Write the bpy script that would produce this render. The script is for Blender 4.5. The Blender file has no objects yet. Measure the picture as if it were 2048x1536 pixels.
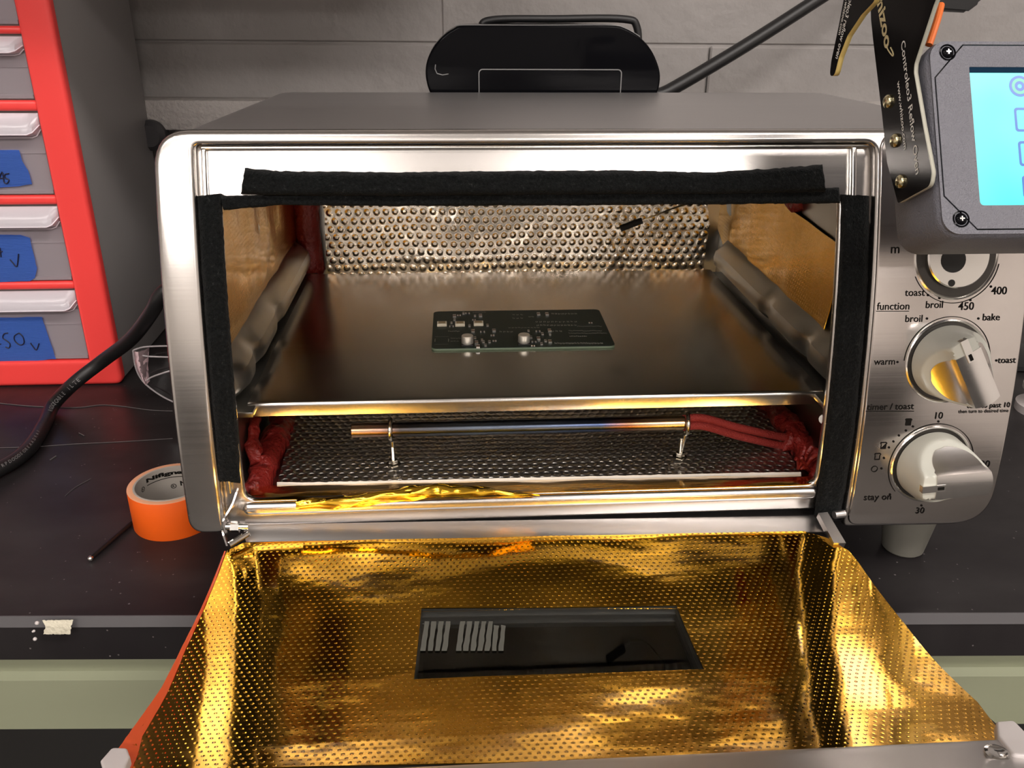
import bpy, bmesh, math, random
from mathutils import Vector, Matrix, noise
random.seed(7)
C = bpy.context.scene
COL = C.collection
# ------------------------------------------------------------------ camera
F = 1740.0
CAM = Vector((0.1343, -0.4185, 0.2954))
RT = Vector((0.9979, -0.0648, 0.0075)); UP = Vector((0.0199, 0.4117, 0.9111)); FW = Vector((0.0621, 0.9090, -0.4121))
FW.normalize(); RT = (RT - FW * RT.dot(FW)).normalized(); UP = RT.cross(FW)
cd = bpy.data.cameras.new('camera'); cam = bpy.data.objects.new('camera', cd); COL.objects.link(cam)
m = Matrix.Identity(4)
for i in range(3):
    m[i][0] = RT[i]; m[i][1] = UP[i]; m[i][2] = -FW[i]; m[i][3] = CAM[i]
cam.matrix_world = m
cd.sensor_width = 36; cd.lens = 36 * F / 2048; cd.clip_start = 0.01; cd.clip_end = 30
cd.dof.use_dof = False
C.camera = cam
# ------------------------------------------------------------------ world, lights, exposure
w = bpy.data.worlds.new('world'); C.world = w; w.use_nodes = True
w.node_tree.nodes['Background'].inputs[0].default_value = (0.9, 0.86, 0.84, 1)
w.node_tree.nodes['Background'].inputs[1].default_value = 0.05
C.view_settings.view_transform = 'Standard'; C.view_settings.look = 'None'
C.view_settings.gamma = 1; C.view_settings.use_curve_mapping = False
C.view_settings.exposure = 0.0
CEIL = 1.75; FLOOR = -0.90
LAMPS = [(-0.70, -1.05, 5.0), (1.15, -0.95, 17.0), (-0.9, -2.5, 24.0), (1.15, -2.5, 28.0), (-0.9, -4.0, 22.0), (1.15, -4.0, 24.0)]
# ------------------------------------------------------------------ picture ray helpers (used to size things on real planes)
def ray(px, py): return RT * ((px - 1024) / F) + UP * ((768 - py) / F) + FW
def on(px, py, ax, val):
    r = ray(px, py); return CAM + r * ((val - CAM[ax]) / r[ax])
PF = (0.5603800250327298, 0.7523546511410982, -0.03504656061969936, -0.03639108813609009)
def Yf(z):
    z = max(z, 0.026); return ((PF[0] * z + PF[1]) * z + PF[2]) * z + PF[3]
def face(px, py, d=0.0):
    y = -0.02
    for _ in range(25):
        p = on(px, py, 1, y); y = Yf(p.z) + d
    return p
def Zd(y): return 0.0366 + 1.4 * (y + 0.082) ** 2
def door(px, py, d=0.0):
    z = 0.04
    for _ in range(40):
        p = on(px, py, 2, z); z = 0.5 * z + 0.5 * (Zd(p.y) + d)
    return p
def sr(r, g, b):
    f = lambda c: (c / 255 / 12.92) if c <= 10 else ((c / 255 + 0.055) / 1.055) ** 2.4
    return (f(r), f(g), f(b), 1)
# ------------------------------------------------------------------ materials
MATS = {}
def mat(name, col, rough=0.5, metal=0.0, **k):
    if name in MATS: return MATS[name]
    mt = bpy.data.materials.new(name); mt.use_nodes = True
    p = mt.node_tree.nodes['Principled BSDF']
    p.inputs['Base Color'].default_value = col; p.inputs['Roughness'].default_value = rough; p.inputs['Metallic'].default_value = metal
    for kk, v in k.items():
        kk = {'spec': 'Specular IOR Level', 'trans': 'Transmission Weight', 'ior': 'IOR', 'alpha': 'Alpha', 'coat': 'Coat Weight', 'coatr': 'Coat Roughness', 'em': 'Emission Color', 'ems': 'Emission Strength', 'sheen': 'Sheen Weight', 'sss': 'Subsurface Weight', 'aniso': 'Anisotropic'}[kk]
        p.inputs[kk].default_value = v
    MATS[name] = mt; return mt
def nn(mt, t, **k):
    n = mt.node_tree.nodes.new(t)
    for a, b in k.items(): setattr(n, a, b)
    return n
def ln(mt, a, b): mt.node_tree.links.new(a, b)
def coord(mt, scale=(1, 1, 1), rot=(0, 0, 0)):
    tc = nn(mt, 'ShaderNodeTexCoord'); mp = nn(mt, 'ShaderNodeMapping')
    mp.inputs['Scale'].default_value = scale; mp.inputs['Rotation'].default_value = rot
    ln(mt, tc.outputs['Object'], mp.inputs['Vector']); return mp.outputs['Vector']
def noise_n(mt, vec, scale, detail=3, rough=0.5):
    n = nn(mt, 'ShaderNodeTexNoise'); n.inputs['Scale'].default_value = scale; n.inputs['Detail'].default_value = detail; n.inputs['Roughness'].default_value = rough
    ln(mt, vec, n.inputs['Vector']); return n.outputs['Fac']
def ramp(mt, fac, stops):
    r = nn(mt, 'ShaderNodeValToRGB'); e = r.color_ramp.elements
    while len(e) < len(stops): e.new(0.5)
    for i, (p, c) in enumerate(stops):
        e[i].position = p; e[i].color = c if len(c) == 4 else (*c, 1)
    ln(mt, fac, r.inputs['Fac']); return r.outputs['Color']
def bump(mt, h, dist, strength=1.0, prev=None):
    b = nn(mt, 'ShaderNodeBump'); b.inputs['Distance'].default_value = dist; b.inputs['Strength'].default_value = strength
    ln(mt, h, b.inputs['Height'])
    if prev: ln(mt, prev, b.inputs['Normal'])
    return b.outputs['Normal']
def setn(mt, nrm): ln(mt, nrm, mt.node_tree.nodes['Principled BSDF'].inputs['Normal'])
def setc(mt, c): ln(mt, c, mt.node_tree.nodes['Principled BSDF'].inputs['Base Color'])
def setr(mt, c): ln(mt, c, mt.node_tree.nodes['Principled BSDF'].inputs['Roughness'])
def math_n(mt, op, a, b=None, c=None):
    n = nn(mt, 'ShaderNodeMath', operation=op)
    for i, v in enumerate((a, b, c)):
        if v is None: continue
        if isinstance(v, (int, float)): n.inputs[i].default_value = v
        else: ln(mt, v, n.inputs[i])
    return n.outputs[0]
def brushed(name, col, rough, axis='x', amt=0.00003, var=0.12):
    mt = mat(name, col, rough, 1.0)
    sc = {'x': (3, 900, 900), 'z': (900, 900, 3)}[axis]
    v = coord(mt, sc); n = noise_n(mt, v, 1.0, 4, 0.65)
    mr = nn(mt, 'ShaderNodeMapRange'); mr.inputs['To Min'].default_value = rough - var * 0.5; mr.inputs['To Max'].default_value = rough + var * 0.7
    ln(mt, n, mr.inputs['Value']); setr(mt, mr.outputs[0])
    setn(mt, bump(mt, n, amt))
    return mt
def hexmat(name, col, rough, pitch, ax, depth, inv=False, lo=0.12, hi=0.46, film=False):
    """metal foil embossed with a honeycomb of dimples"""
    mt = mat(name, col, rough, 1.0)
    tc = nn(mt, 'ShaderNodeTexCoord'); sx = nn(mt, 'ShaderNodeSeparateXYZ'); 
    wob = noise_n(mt, coord(mt), 14, 2)
    ln(mt, tc.outputs['Object'], sx.inputs[0])
    a = math_n(mt, 'DIVIDE', sx.outputs[ax[0]], pitch); a = math_n(mt, 'MULTIPLY_ADD', wob, 0.9, a)
    b = math_n(mt, 'DIVIDE', sx.outputs[ax[1]], pitch * 1.732); b = math_n(mt, 'MULTIPLY_ADD', wob, -0.5, b)
    ds = []
    for off in (0.0, 0.5):
        fa = math_n(mt, 'SUBTRACT', math_n(mt, 'FRACT', math_n(mt, 'ADD', a, off + 20)), 0.5)
        fb = math_n(mt, 'MULTIPLY', math_n(mt, 'SUBTRACT', math_n(mt, 'FRACT', math_n(mt, 'ADD', b, off + 20)), 0.5), 1.732)
        ds.append(math_n(mt, 'SQRT', math_n(mt, 'ADD', math_n(mt, 'MULTIPLY', fa, fa), math_n(mt, 'MULTIPLY', fb, fb))))
    d = math_n(mt, 'MINIMUM', ds[0], ds[1])
    mr = nn(mt, 'ShaderNodeMapRange', interpolation_type='SMOOTHSTEP')
    mr.inputs['From Min'].default_value = lo; mr.inputs['From Max'].default_value = hi
    if inv: mr.inputs['To Min'].default_value = 1; mr.inputs['To Max'].default_value = 0
    ln(mt, d, mr.inputs['Value']); h = mr.outputs[0]
    return mt, h
M_STEEL = brushed('brushed_steel', (0.60, 0.57, 0.545, 1), 0.24, 'x', 0.000008, 0.10)
M_TOP = brushed('brushed_steel_top', (0.66, 0.64, 0.64, 1), 0.34, 'x', 0.00001, 0.16)
M_PANEL = brushed('brushed_steel_panel', (0.62, 0.575, 0.55, 1), 0.17, 'x', 0.000006, 0.08)
M_TRAY = brushed('tray_steel', (0.62, 0.59, 0.555, 1), 0.20, 'x', 0.000008, 0.1)
M_LINER = mat('liner_steel', (0.46, 0.45, 0.42, 1), 0.28, 1.0); setn(M_LINER, bump(M_LINER, noise_n(M_LINER, coord(M_LINER), 30, 2), 0.0008))
M_CHROME = mat('chrome', (0.75, 0.73, 0.70, 1), 0.12, 1.0)
M_EDGE = mat('bright_edge', (0.8, 0.78, 0.75, 1), 0.2, 1.0)
M_SEAM = mat('dark_seam', (0.015, 0.014, 0.013, 1), 0.6)
M_FELT = mat('black_felt', (0.013, 0.014, 0.014, 1), 1.0, 0, sheen=0.05, spec=0.03)
_v = coord(M_FELT)
setn(M_FELT, bump(M_FELT, noise_n(M_FELT, _v, 900, 3, 0.7), 0.0012, 1.0, bump(M_FELT, noise_n(M_FELT, _v, 120, 3), 0.002)))
setc(M_FELT, ramp(M_FELT, noise_n(M_FELT, _v, 700, 3, 0.7), [(0.35, (0.004, 0.0045, 0.0046)), (0.64, (0.010, 0.011, 0.011)), (0.78, (0.045, 0.045, 0.044))]))
M_PRINT = mat('black_print', (0.010, 0.009, 0.008, 1), 0.7, spec=0.08)
M_GREYP = mat('grey_plastic', sr(196, 196, 186), 0.38, 0.0, spec=0.4)
M_FOOT = mat('foot_plastic', sr(110, 108, 100), 0.5)
M_KNOBM = brushed('knob_metal', (0.74, 0.71, 0.69, 1), 0.20, 'x', 0.00001, 0.06)
M_RED = mat('red_plastic', (0.96, 0.065, 0.06, 1), 0.38)
M_CABG = mat('grey_cabinet_plastic', (0.27, 0.255, 0.25, 1), 0.42)
setn(M_CABG, bump(M_CABG, noise_n(M_CABG, coord(M_CABG), 1200, 2), 0.0001))
M_TAPEB = mat('blue_masking_tape', (0.08, 0.22, 0.80, 1), 0.65)
setn(M_TAPEB, bump(M_TAPEB, noise_n(M_TAPEB, coord(M_TAPEB, (60, 60, 900)), 3, 2), 0.0004))
M_INK = mat('marker_ink', (0.006, 0.006, 0.03, 1), 0.5)
M_SIL = mat('red_silicone', (0.22, 0.014, 0.010, 1), 0.42)
setn(M_SIL, bump(M_SIL, noise_n(M_SIL, coord(M_SIL), 260, 4), 0.002))
M_SLEEVE = mat('red_fibreglass_sleeve', (0.27, 0.02, 0.014, 1), 0.7)
_v = coord(M_SLEEVE, (1, 1, 1)); setn(M_SLEEVE, bump(M_SLEEVE, noise_n(M_SLEEVE, _v, 1500, 1), 0.0006))
M_ORANGE = mat('orange_tape', (0.95, 0.13, 0.008, 1), 0.42)
M_TAPESIDE = mat('tape_roll_side', (0.85, 0.42, 0.24, 1), 0.6)
M_CORE = mat('cardboard_core', (0.42, 0.385, 0.34, 1), 0.7)
M_BLACKG = mat('gloss_black_plastic', (0.004, 0.004, 0.005, 1), 0.08, spec=0.05)
M_BLACK = mat('black_plastic', (0.010, 0.010, 0.011, 1), 0.45)
M_CABLE = mat('black_cable_rubber', (0.010, 0.0095, 0.010, 1), 0.42)
M_CABLETXT = mat('cable_print', (0.16, 0.15, 0.15, 1), 0.6)
M_BOX = mat('dark_grey_abs', (0.15, 0.15, 0.175, 1), 0.40)
_v = coord(M_BOX); setn(M_BOX, bump(M_BOX, noise_n(M_BOX, _v, 1600, 2, 0.6), 0.00045))
M_PCBK = mat('black_solder_mask', (0.007, 0.006, 0.006, 1), 0.16)
M_FR4 = mat('fibreglass_edge', (0.42, 0.41, 0.34, 1), 0.5)
M_FR4Y = mat('fibreglass_edge_yellow', (0.62, 0.47, 0.16, 1), 0.5)
M_SILK = mat('white_silkscreen', (0.82, 0.80, 0.75, 1), 0.5)
M_GOLDP = mat('gold_plating', (0.83, 0.60, 0.22, 1), 0.3, 1.0)
M_BRASS = mat('zinc_brass_screw', (0.80, 0.72, 0.45, 1), 0.22, 1.0)
M_GREEN = mat('green_solder_mask', (0.008, 0.017, 0.012, 1), 0.5, spec=0.3)
M_GREENE = mat('green_board_edge', (0.095, 0.13, 0.08, 1), 0.5)
M_COMPW = mat('led_white_body', (0.66, 0.60, 0.47, 1), 0.4)
M_COMPT = mat('tin_terminal', (0.62, 0.60, 0.57, 1), 0.3, 1.0)
M_COMPB = mat('black_epoxy', (0.02, 0.018, 0.018, 1), 0.4)
M_COMPBR = mat('brown_ceramic', (0.10, 0.05, 0.03, 1), 0.5)
M_CAP = mat('aluminium_can', (0.72, 0.69, 0.62, 1), 0.45, 0.8)
M_WHITE = mat('ceramic_paper', (0.78, 0.74, 0.68, 1), 0.9, em=(1, 1, 1, 1), ems=0.0)
M_NICKEL = mat('nickel', (0.66, 0.62, 0.54, 1), 0.2, 1.0)
M_BENCHG = mat('sage_green_paint', (0.26, 0.275, 0.185, 1), 0.5)
M_DARK = mat('dark_steel', (0.02, 0.019, 0.018, 1), 0.5)
M_MASK = mat('cream_masking_tape', (0.62, 0.58, 0.46, 1), 0.8)
setn(M_MASK, bump(M_MASK, noise_n(M_MASK, coord(M_MASK), 500, 3), 0.001))
M_ALU = mat('satin_aluminium', (0.66, 0.64, 0.63, 1), 0.33, 1.0)
M_LUG = mat('pale_grey_plastic', sr(205, 198, 196), 0.5)
# heating rod: heat-tinted steel
M_ROD = mat('heat_tinted_steel', (0.3, 0.3, 0.3, 1), 0.22, 1.0)
_s = nn(M_ROD, 'ShaderNodeSeparateXYZ'); ln(M_ROD, coord(M_ROD), _s.inputs[0])
_mr = nn(M_ROD, 'ShaderNodeMapRange'); _mr.inputs['From Min'].default_value = 0.0; _mr.inputs['From Max'].default_value = 0.195; ln(M_ROD, _s.outputs[0], _mr.inputs['Value'])
setc(M_ROD, ramp(M_ROD, _mr.outputs[0], [(0.0, (0.55, 0.38, 0.25)), (0.08, (0.45, 0.28, 0.22)), (0.14, (0.10, 0.09, 0.09)), (0.35, (0.16, 0.19, 0.24)), (0.72, (0.05, 0.07, 0.14)), (0.80, (0.22, 0.10, 0.06)), (0.92, (0.55, 0.42, 0.26))]))
# gold polyimide film over embossed foil
def goldmat(name, ax, pitch, depth, rough=0.13, wr=0.002, wscale=22, mask=True):
    mt, h = hexmat(name, (0.76, 0.40, 0.024, 1), rough, pitch, ax, depth, False, 0.02, 0.27)
    v = coord(mt)
    if mask:
        mk = nn(mt, 'ShaderNodeMapRange', interpolation_type='SMOOTHSTEP'); mk.inputs['From Min'].default_value = 0.38; mk.inputs['From Max'].default_value = 0.6
        ln(mt, noise_n(mt, v, 16, 3), mk.inputs['Value']); mk.inputs['To Min'].default_value = 0.45
        h = math_n(mt, 'MULTIPLY', h, mk.outputs[0])
    b1 = bump(mt, noise_n(mt, coord(mt, (1, 1.6, 1)), wscale, 3, 0.55), wr)
    setn(mt, bump(mt, h, depth, 1.0, b1))
    p = mt.node_tree.nodes['Principled BSDF']; p.inputs['Coat Weight'].default_value = 0.35; p.inputs['Coat Roughness'].default_value = 0.05
    return mt
M_GOLDD = goldmat('gold_film_door', (0, 1), 0.0031, 0.00009, 0.07, 0.0004, 16)
M_GOLDW = goldmat('gold_film_wall', (1, 2), 0.0028, 0.00010, 0.22, 0.0008, 18)
M_GOLDS = mat('gold_film_strip', (0.80, 0.46, 0.03, 1), 0.12, 1.0, coat=0.4)
setn(M_GOLDS, bump(M_GOLDS, noise_n(M_GOLDS, coord(M_GOLDS, (0.5, 2, 2)), 40, 3), 0.001))
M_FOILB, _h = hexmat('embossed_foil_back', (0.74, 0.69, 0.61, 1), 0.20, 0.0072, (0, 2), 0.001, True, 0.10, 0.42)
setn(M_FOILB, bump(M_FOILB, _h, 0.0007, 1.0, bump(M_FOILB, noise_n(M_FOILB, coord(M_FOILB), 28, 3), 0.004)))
M_FOILF, _h = hexmat('embossed_foil_floor', (0.48, 0.46, 0.43, 1), 0.30, 0.0056, (0, 1), 0.001, False, 0.20, 0.5)  # same foil as the back wall; the cavity's shade is put into this darker colour
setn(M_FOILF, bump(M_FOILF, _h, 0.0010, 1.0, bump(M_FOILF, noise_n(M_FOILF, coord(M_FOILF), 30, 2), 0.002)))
# bench top: near-black laminate with specks
M_BENCH = mat('black_bench_laminate', (0.012, 0.010, 0.011, 1), 0.30, spec=0.28)
_v = coord(M_BENCH)
_vo = nn(M_BENCH, 'ShaderNodeTexVoronoi'); _vo.inputs['Scale'].default_value = 150; ln(M_BENCH, _v, _vo.inputs['Vector'])
_sp = math_n(M_BENCH, 'LESS_THAN', math_n(M_BENCH, 'MULTIPLY_ADD', noise_n(M_BENCH, _v, 35, 2), -0.10, _vo.outputs['Distance']), 0.022)
_mx = nn(M_BENCH, 'ShaderNodeMix', data_type='RGBA'); ln(M_BENCH, _sp, _mx.inputs[0]); _mx.inputs[6].default_value = (0.013, 0.011, 0.012, 1); _mx.inputs[7].default_value = (0.13, 0.115, 0.115, 1)
_sm = ramp(M_BENCH, noise_n(M_BENCH, coord(M_BENCH, (6, 14, 1)), 1.5, 5, 0.6), [(0.35, (0.0, 0.0, 0.0)), (0.8, (0.018, 0.017, 0.016))])
_ad = nn(M_BENCH, 'ShaderNodeMix', data_type='RGBA', blend_type='ADD'); _ad.inputs[0].default_value = 1; ln(M_BENCH, _mx.outputs[2], _ad.inputs[6]); ln(M_BENCH, _sm, _ad.inputs[7]); setc(M_BENCH, _ad.outputs[2])
setr(M_BENCH, ramp(M_BENCH, noise_n(M_BENCH, _v, 30, 4), [(0.3, (0.30,) * 3), (0.7, (0.44,) * 3)]))
M_CHAMF = mat('bench_edge_chamfer', (0.10, 0.095, 0.10, 1), 0.45)
# painted block wall
M_WALL = mat('painted_block', (0.30, 0.285, 0.27, 1), 0.6)
_v = coord(M_WALL); setn(M_WALL, bump(M_WALL, noise_n(M_WALL, _v, 60, 4), 0.002))
setc(M_WALL, ramp(M_WALL, noise_n(M_WALL, _v, 5, 4), [(0.3, (0.27, 0.254, 0.245)), (0.7, (0.32, 0.30, 0.29))]))
M_LEDGE = mat('rough_mortar', (0.44, 0.41, 0.39, 1), 0.85)
_v = coord(M_LEDGE); setn(M_LEDGE, bump(M_LEDGE, noise_n(M_LEDGE, _v, 200, 4), 0.0025))
M_ROOM = mat('room_paint', (0.78, 0.74, 0.70, 1), 0.8); setn(M_ROOM, bump(M_ROOM, noise_n(M_ROOM, coord(M_ROOM), 50, 2), 0.001))
M_CEIL = mat('ceiling_tile', (0.80, 0.77, 0.74, 1), 0.9); setn(M_CEIL, bump(M_CEIL, noise_n(M_CEIL, coord(M_CEIL), 90, 3), 0.002))
M_FLOOR = mat('floor_vinyl', (0.10, 0.095, 0.09, 1), 0.5); setc(M_FLOOR, ramp(M_FLOOR, noise_n(M_FLOOR, coord(M_FLOOR), 40, 4), [(0.3, (0.035, 0.033, 0.03)), (0.7, (0.06, 0.056, 0.052))]))
def glassy(name, tint, mixf, rough=0.05, diff=None, bd=0.0002):
    mt = bpy.data.materials.new(name); mt.use_nodes = True; nt = mt.node_tree; nt.nodes.clear()
    out = nn(mt, 'ShaderNodeOutputMaterial'); mix = nn(mt, 'ShaderNodeMixShader'); tr = nn(mt, 'ShaderNodeBsdfTransparent'); gl = nn(mt, 'ShaderNodeBsdfPrincipled')
    tr.inputs[0].default_value = tint
    gl.inputs['Base Color'].default_value = diff or (0.9, 0.9, 0.9, 1); gl.inputs['Roughness'].default_value = rough
    fr = nn(mt, 'ShaderNodeFresnel'); fr.inputs['IOR'].default_value = 1.45
    a = math_n(mt, 'MULTIPLY_ADD', fr.outputs[0], 1.0, mixf)
    if diff is None: gl.inputs['Metallic'].default_value = 1.0
    n = noise_n(mt, coord(mt), 90, 2); ln(mt, bump(mt, n, bd), gl.inputs['Normal'])
    ln(mt, a, mix.inputs[0]); ln(mt, tr.outputs[0], mix.inputs[1]); ln(mt, gl.outputs[0], mix.inputs[2]); ln(mt, mix.outputs[0], out.inputs[0])
    MATS[name] = mt; return mt
M_GLASS = glassy('door_glass', (0.96, 0.975, 0.95, 1), 0.05, 0.02, None, 0.000002)
M_CLEAR = glassy('clear_polycarbonate', (0.93, 0.91, 0.92, 1), 0.05, 0.08)
M_DRAWER = glassy('frosted_clear_drawer', (0.80, 0.76, 0.80, 1), 0.38, 0.22, (0.62, 0.56, 0.60, 1))
M_LIP = glassy('frosted_drawer_lip', (0.9, 0.88, 0.9, 1), 0.72, 0.2, (0.74, 0.70, 0.76, 1))
def emis(name, col, s):
    mt = mat(name, (0, 0, 0, 1), 0.3, 0, em=col, ems=s); return mt
M_SCREEN = emis('lcd_screen', (0.06, 0.80, 0.92, 1), 1.0)
_v = coord(M_SCREEN)
ln(M_SCREEN, ramp(M_SCREEN, noise_n(M_SCREEN, _v, 30, 1), [(0.3, (0.04, 0.86, 0.88)), (0.7, (0.20, 1.0, 0.98))]), M_SCREEN.node_tree.nodes['Principled BSDF'].inputs['Emission Color'])
M_ICON = emis('lcd_icon_blue', (0.06, 0.22, 0.75, 1), 0.9)
M_ICONG = emis('lcd_icon_green', (0.15, 0.75, 0.55, 1), 0.9)
M_LAMP = emis('fluorescent_diffuser', (1.0, 0.92, 0.86, 1), 9.0)

# ------------------------------------------------------------------ builders
def addo(name, me, mt=None, parent=None):
    if mt and not me.materials: me.materials.append(mt)
    o = bpy.data.objects.new(name, me); COL.objects.link(o)
    if parent:
        q = parent; org = Vector((0, 0, 0))
        while q: org += q.location; q = q.parent
        me.transform(Matrix.Translation(-org)); o.parent = parent
    return o
def bm_obj(name, bm, mt, parent=None, smooth=True, sharp=0.6):
    me = bpy.data.meshes.new(name)
    bmesh.ops.recalc_face_normals(bm, faces=bm.faces)
    bm.to_mesh(me); bm.free()
    if smooth:
        me.polygons.foreach_set('use_smooth', [True] * len(me.polygons))
        me.set_sharp_from_angle(angle=sharp)
    return addo(name, me, mt, parent)
def thing(name, label, cat, loc=(0, 0, 0), group=None):
    o = bpy.data.objects.new(name, None); o.empty_display_size = 0.02; COL.objects.link(o); o.location = loc
    tag(o, label, cat, group); return o
def tag(o, label, cat, group=None, kind=None):
    o['label'] = label; o['category'] = cat
    if group: o['group'] = group
    if kind: o['kind'] = kind
    return o
def struct(o): o['kind'] = 'structure'; return o
def B(bm, lo, hi, bev=0.0, seg=2):
    r = bmesh.ops.create_cube(bm, size=1.0); vs = r['verts']
    lo = Vector(lo); hi = Vector(hi); c = (lo + hi) / 2; s = hi - lo
    for v in vs: v.co = Vector((v.co.x * s.x + c.x, v.co.y * s.y + c.y, v.co.z * s.z + c.z))
    if bev:
        es = list({e for v in vs for e in v.link_edges})
        bmesh.ops.bevel(bm, geom=es, offset=bev, segments=seg, affect='EDGES', profile=0.5)
    return bm
def frame_at(p, d, ref=Vector((0, 0, 1))):
    d = d.normalized()
    if abs(d.dot(ref)) > 0.98: ref = Vector((1, 0, 0))
    a = d.cross(ref).normalized(); b = a.cross(d).normalized(); return a, b
def T(bm, pts, r, seg=12, cap=True, rf=None):
    pts = [Vector(p) for p in pts]; rings = []; a = None
    for i, p in enumerate(pts):
        d = (pts[min(i + 1, len(pts) - 1)] - pts[max(i - 1, 0)]).normalized()
        if a is None: a = frame_at(p, d)[0]; b = d.cross(a)
        else:
            a = (a - d * a.dot(d)).normalized(); b = d.cross(a)
        rr = rf(i / (len(pts) - 1)) if rf else r
        rings.append([bm.verts.new(p + (a * math.cos(t) + b * math.sin(t)) * rr) for t in [2 * math.pi * k / seg for k in range(seg)]])
    for i in range(len(rings) - 1):
        for k in range(seg): bm.faces.new((rings[i][k], rings[i][(k + 1) % seg], rings[i + 1][(k + 1) % seg], rings[i + 1][k]))
    if cap: bm.faces.new(rings[0]); bm.faces.new(rings[-1])
    return bm
def smooth_path(pts, n=8):
    pts = [Vector(p) for p in pts]; out = []
    for i in range(len(pts) - 1):
        p0 = pts[max(i - 1, 0)]; p1 = pts[i]; p2 = pts[i + 1]; p3 = pts[min(i + 2, len(pts) - 1)]
        for k in range(n):
            t = k / n; out.append(0.5 * ((2 * p1) + (p2 - p0) * t + (2 * p0 - 5 * p1 + 4 * p2 - p3) * t * t + (3 * p1 - p0 - 3 * p2 + p3) * t ** 3))
    out.append(pts[-1]); return out
def LA(bm, prof, o, ax, seg=32, cap0=True, cap1=True):
    """lathe: prof = [(radius, height)], axis from o along ax"""
    o = Vector(o); ax = Vector(ax).normalized(); a, b = frame_at(o, ax); rings = []
    for r, h in prof:
        if r < 1e-6: rings.append([bm.verts.new(o + ax * h)])
        else: rings.append([bm.verts.new(o + ax * h + (a * math.cos(t) + b * math.sin(t)) * r) for t in [2 * math.pi * k / seg for k in range(seg)]])
    for i in range(len(rings) - 1):
        A, Bq = rings[i], rings[i + 1]
        for k in range(seg):
            k2 = (k + 1) % seg
            if len(A) == 1 and len(Bq) == 1: continue
            if len(A) == 1: bm.faces.new((A[0], Bq[k2], Bq[k]))
            elif len(Bq) == 1: bm.faces.new((A[k], A[k2], Bq[0]))
            else: bm.faces.new((A[k], A[k2], Bq[k2], Bq[k]))
    if cap0 and len(rings[0]) > 1: bm.faces.new(rings[0])
    if cap1 and len(rings[-1]) > 1: bm.faces.new(rings[-1])
    return bm
def rrect(x0, y0, x1, y1, r, n=6):
    """rounded rectangle; r = one radius or (bl, br, tr, tl)"""
    if not isinstance(r, (tuple, list)): r = (r,) * 4
    out = []
    for (cx, cy, a0), rr in zip(((x0, y0, 180), (x1, y0, 270), (x1, y1, 0), (x0, y1, 90)), r):
        sx = 1 if cx == x0 else -1; sy = 1 if cy == y0 else -1
        if rr <= 0: out.append((cx, cy)); continue
        for k in range(n + 1):
            t = math.radians(a0 + 90 * k / n); out.append((cx + sx * rr + rr * math.cos(t), cy + sy * rr + rr * math.sin(t)))
    return out
def shape(loops, depth, bevel=0.0, brs=2):
    """filled 2D loops (outer + holes) extruded 0..depth, as a mesh with local XY = plane, Z = depth"""
    cu = bpy.data.curves.new('tmp', 'CURVE'); cu.dimensions = '2D'; cu.fill_mode = 'BOTH'
    for L in loops:
        s = cu.splines.new('POLY'); s.points.add(len(L) - 1)
        for i, p in enumerate(L): s.points[i].co = (p[0], p[1], 0, 1)
        s.use_cyclic_u = True
    cu.extrude = max(depth / 2 - bevel, 0); cu.bevel_depth = bevel; cu.bevel_resolution = brs
    if bevel: cu.offset = -bevel
    return cu2mesh(cu, depth / 2)
def cu2mesh(cu, dz=0.0):
    o = bpy.data.objects.new('tmp', cu); COL.objects.link(o)
    dg = bpy.context.evaluated_depsgraph_get(); me = bpy.data.meshes.new_from_object(o.evaluated_get(dg))
    bpy.data.objects.remove(o); me.transform(Matrix.Translation((0, 0, dz)))
    bm = bmesh.new(); bm.from_mesh(me); bpy.data.meshes.remove(me)
    bmesh.ops.remove_doubles(bm, verts=bm.verts, dist=1e-6)
    for f in bm.faces: f.material_index = 0
    return bm
def text_bm(s, depth=0.0001, bold=0.0, shear=0.0):
    cu = bpy.data.curves.new('tmp', 'FONT'); cu.body = s; cu.size = 1; cu.extrude = 0.0; cu.offset = bold; cu.shear = shear
    cu.resolution_u = 3
    return cu2mesh(cu)
def fit(bm, x0, x1, zc, height=None):
    """scale flat XY mesh so that it spans x0..x1, centred at zc vertically"""
    xs = [v.co.x for v in bm.verts]; ys = [v.co.y for v in bm.verts]
    s = (x1 - x0) / (max(xs) - min(xs)); sy = s
    if height: sy = height / (max(ys) - min(ys))
    cy = (max(ys) + min(ys)) / 2; mx = min(xs)
    for v in bm.verts: v.co = Vector((x0 + (v.co.x - mx) * s, zc + (v.co.y - cy) * sy, v.co.z))
    return bm
def merge(dst, src):
    me = bpy.data.meshes.new('t'); src.to_mesh(me); src.free(); dst.from_mesh(me); bpy.data.meshes.remove(me); return dst
def onface(bm, d0=0.0, cut=0.008):
    """local (x, z, depth) -> oven front profile; depth grows into the oven"""
    zs = [v.co.y for v in bm.verts]
    if cut:
        z = min(zs) + cut
        while z < max(zs):
            bmesh.ops.bisect_plane(bm, geom=bm.verts[:] + bm.edges[:] + bm.faces[:], plane_co=(0, z, 0), plane_no=(0, 1, 0), dist=1e-7)
            z += cut
    for v in bm.verts:
        x, z, d = v.co; v.co = Vector((x, Yf(z) + d0 + d, z))
    return bm
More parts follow.
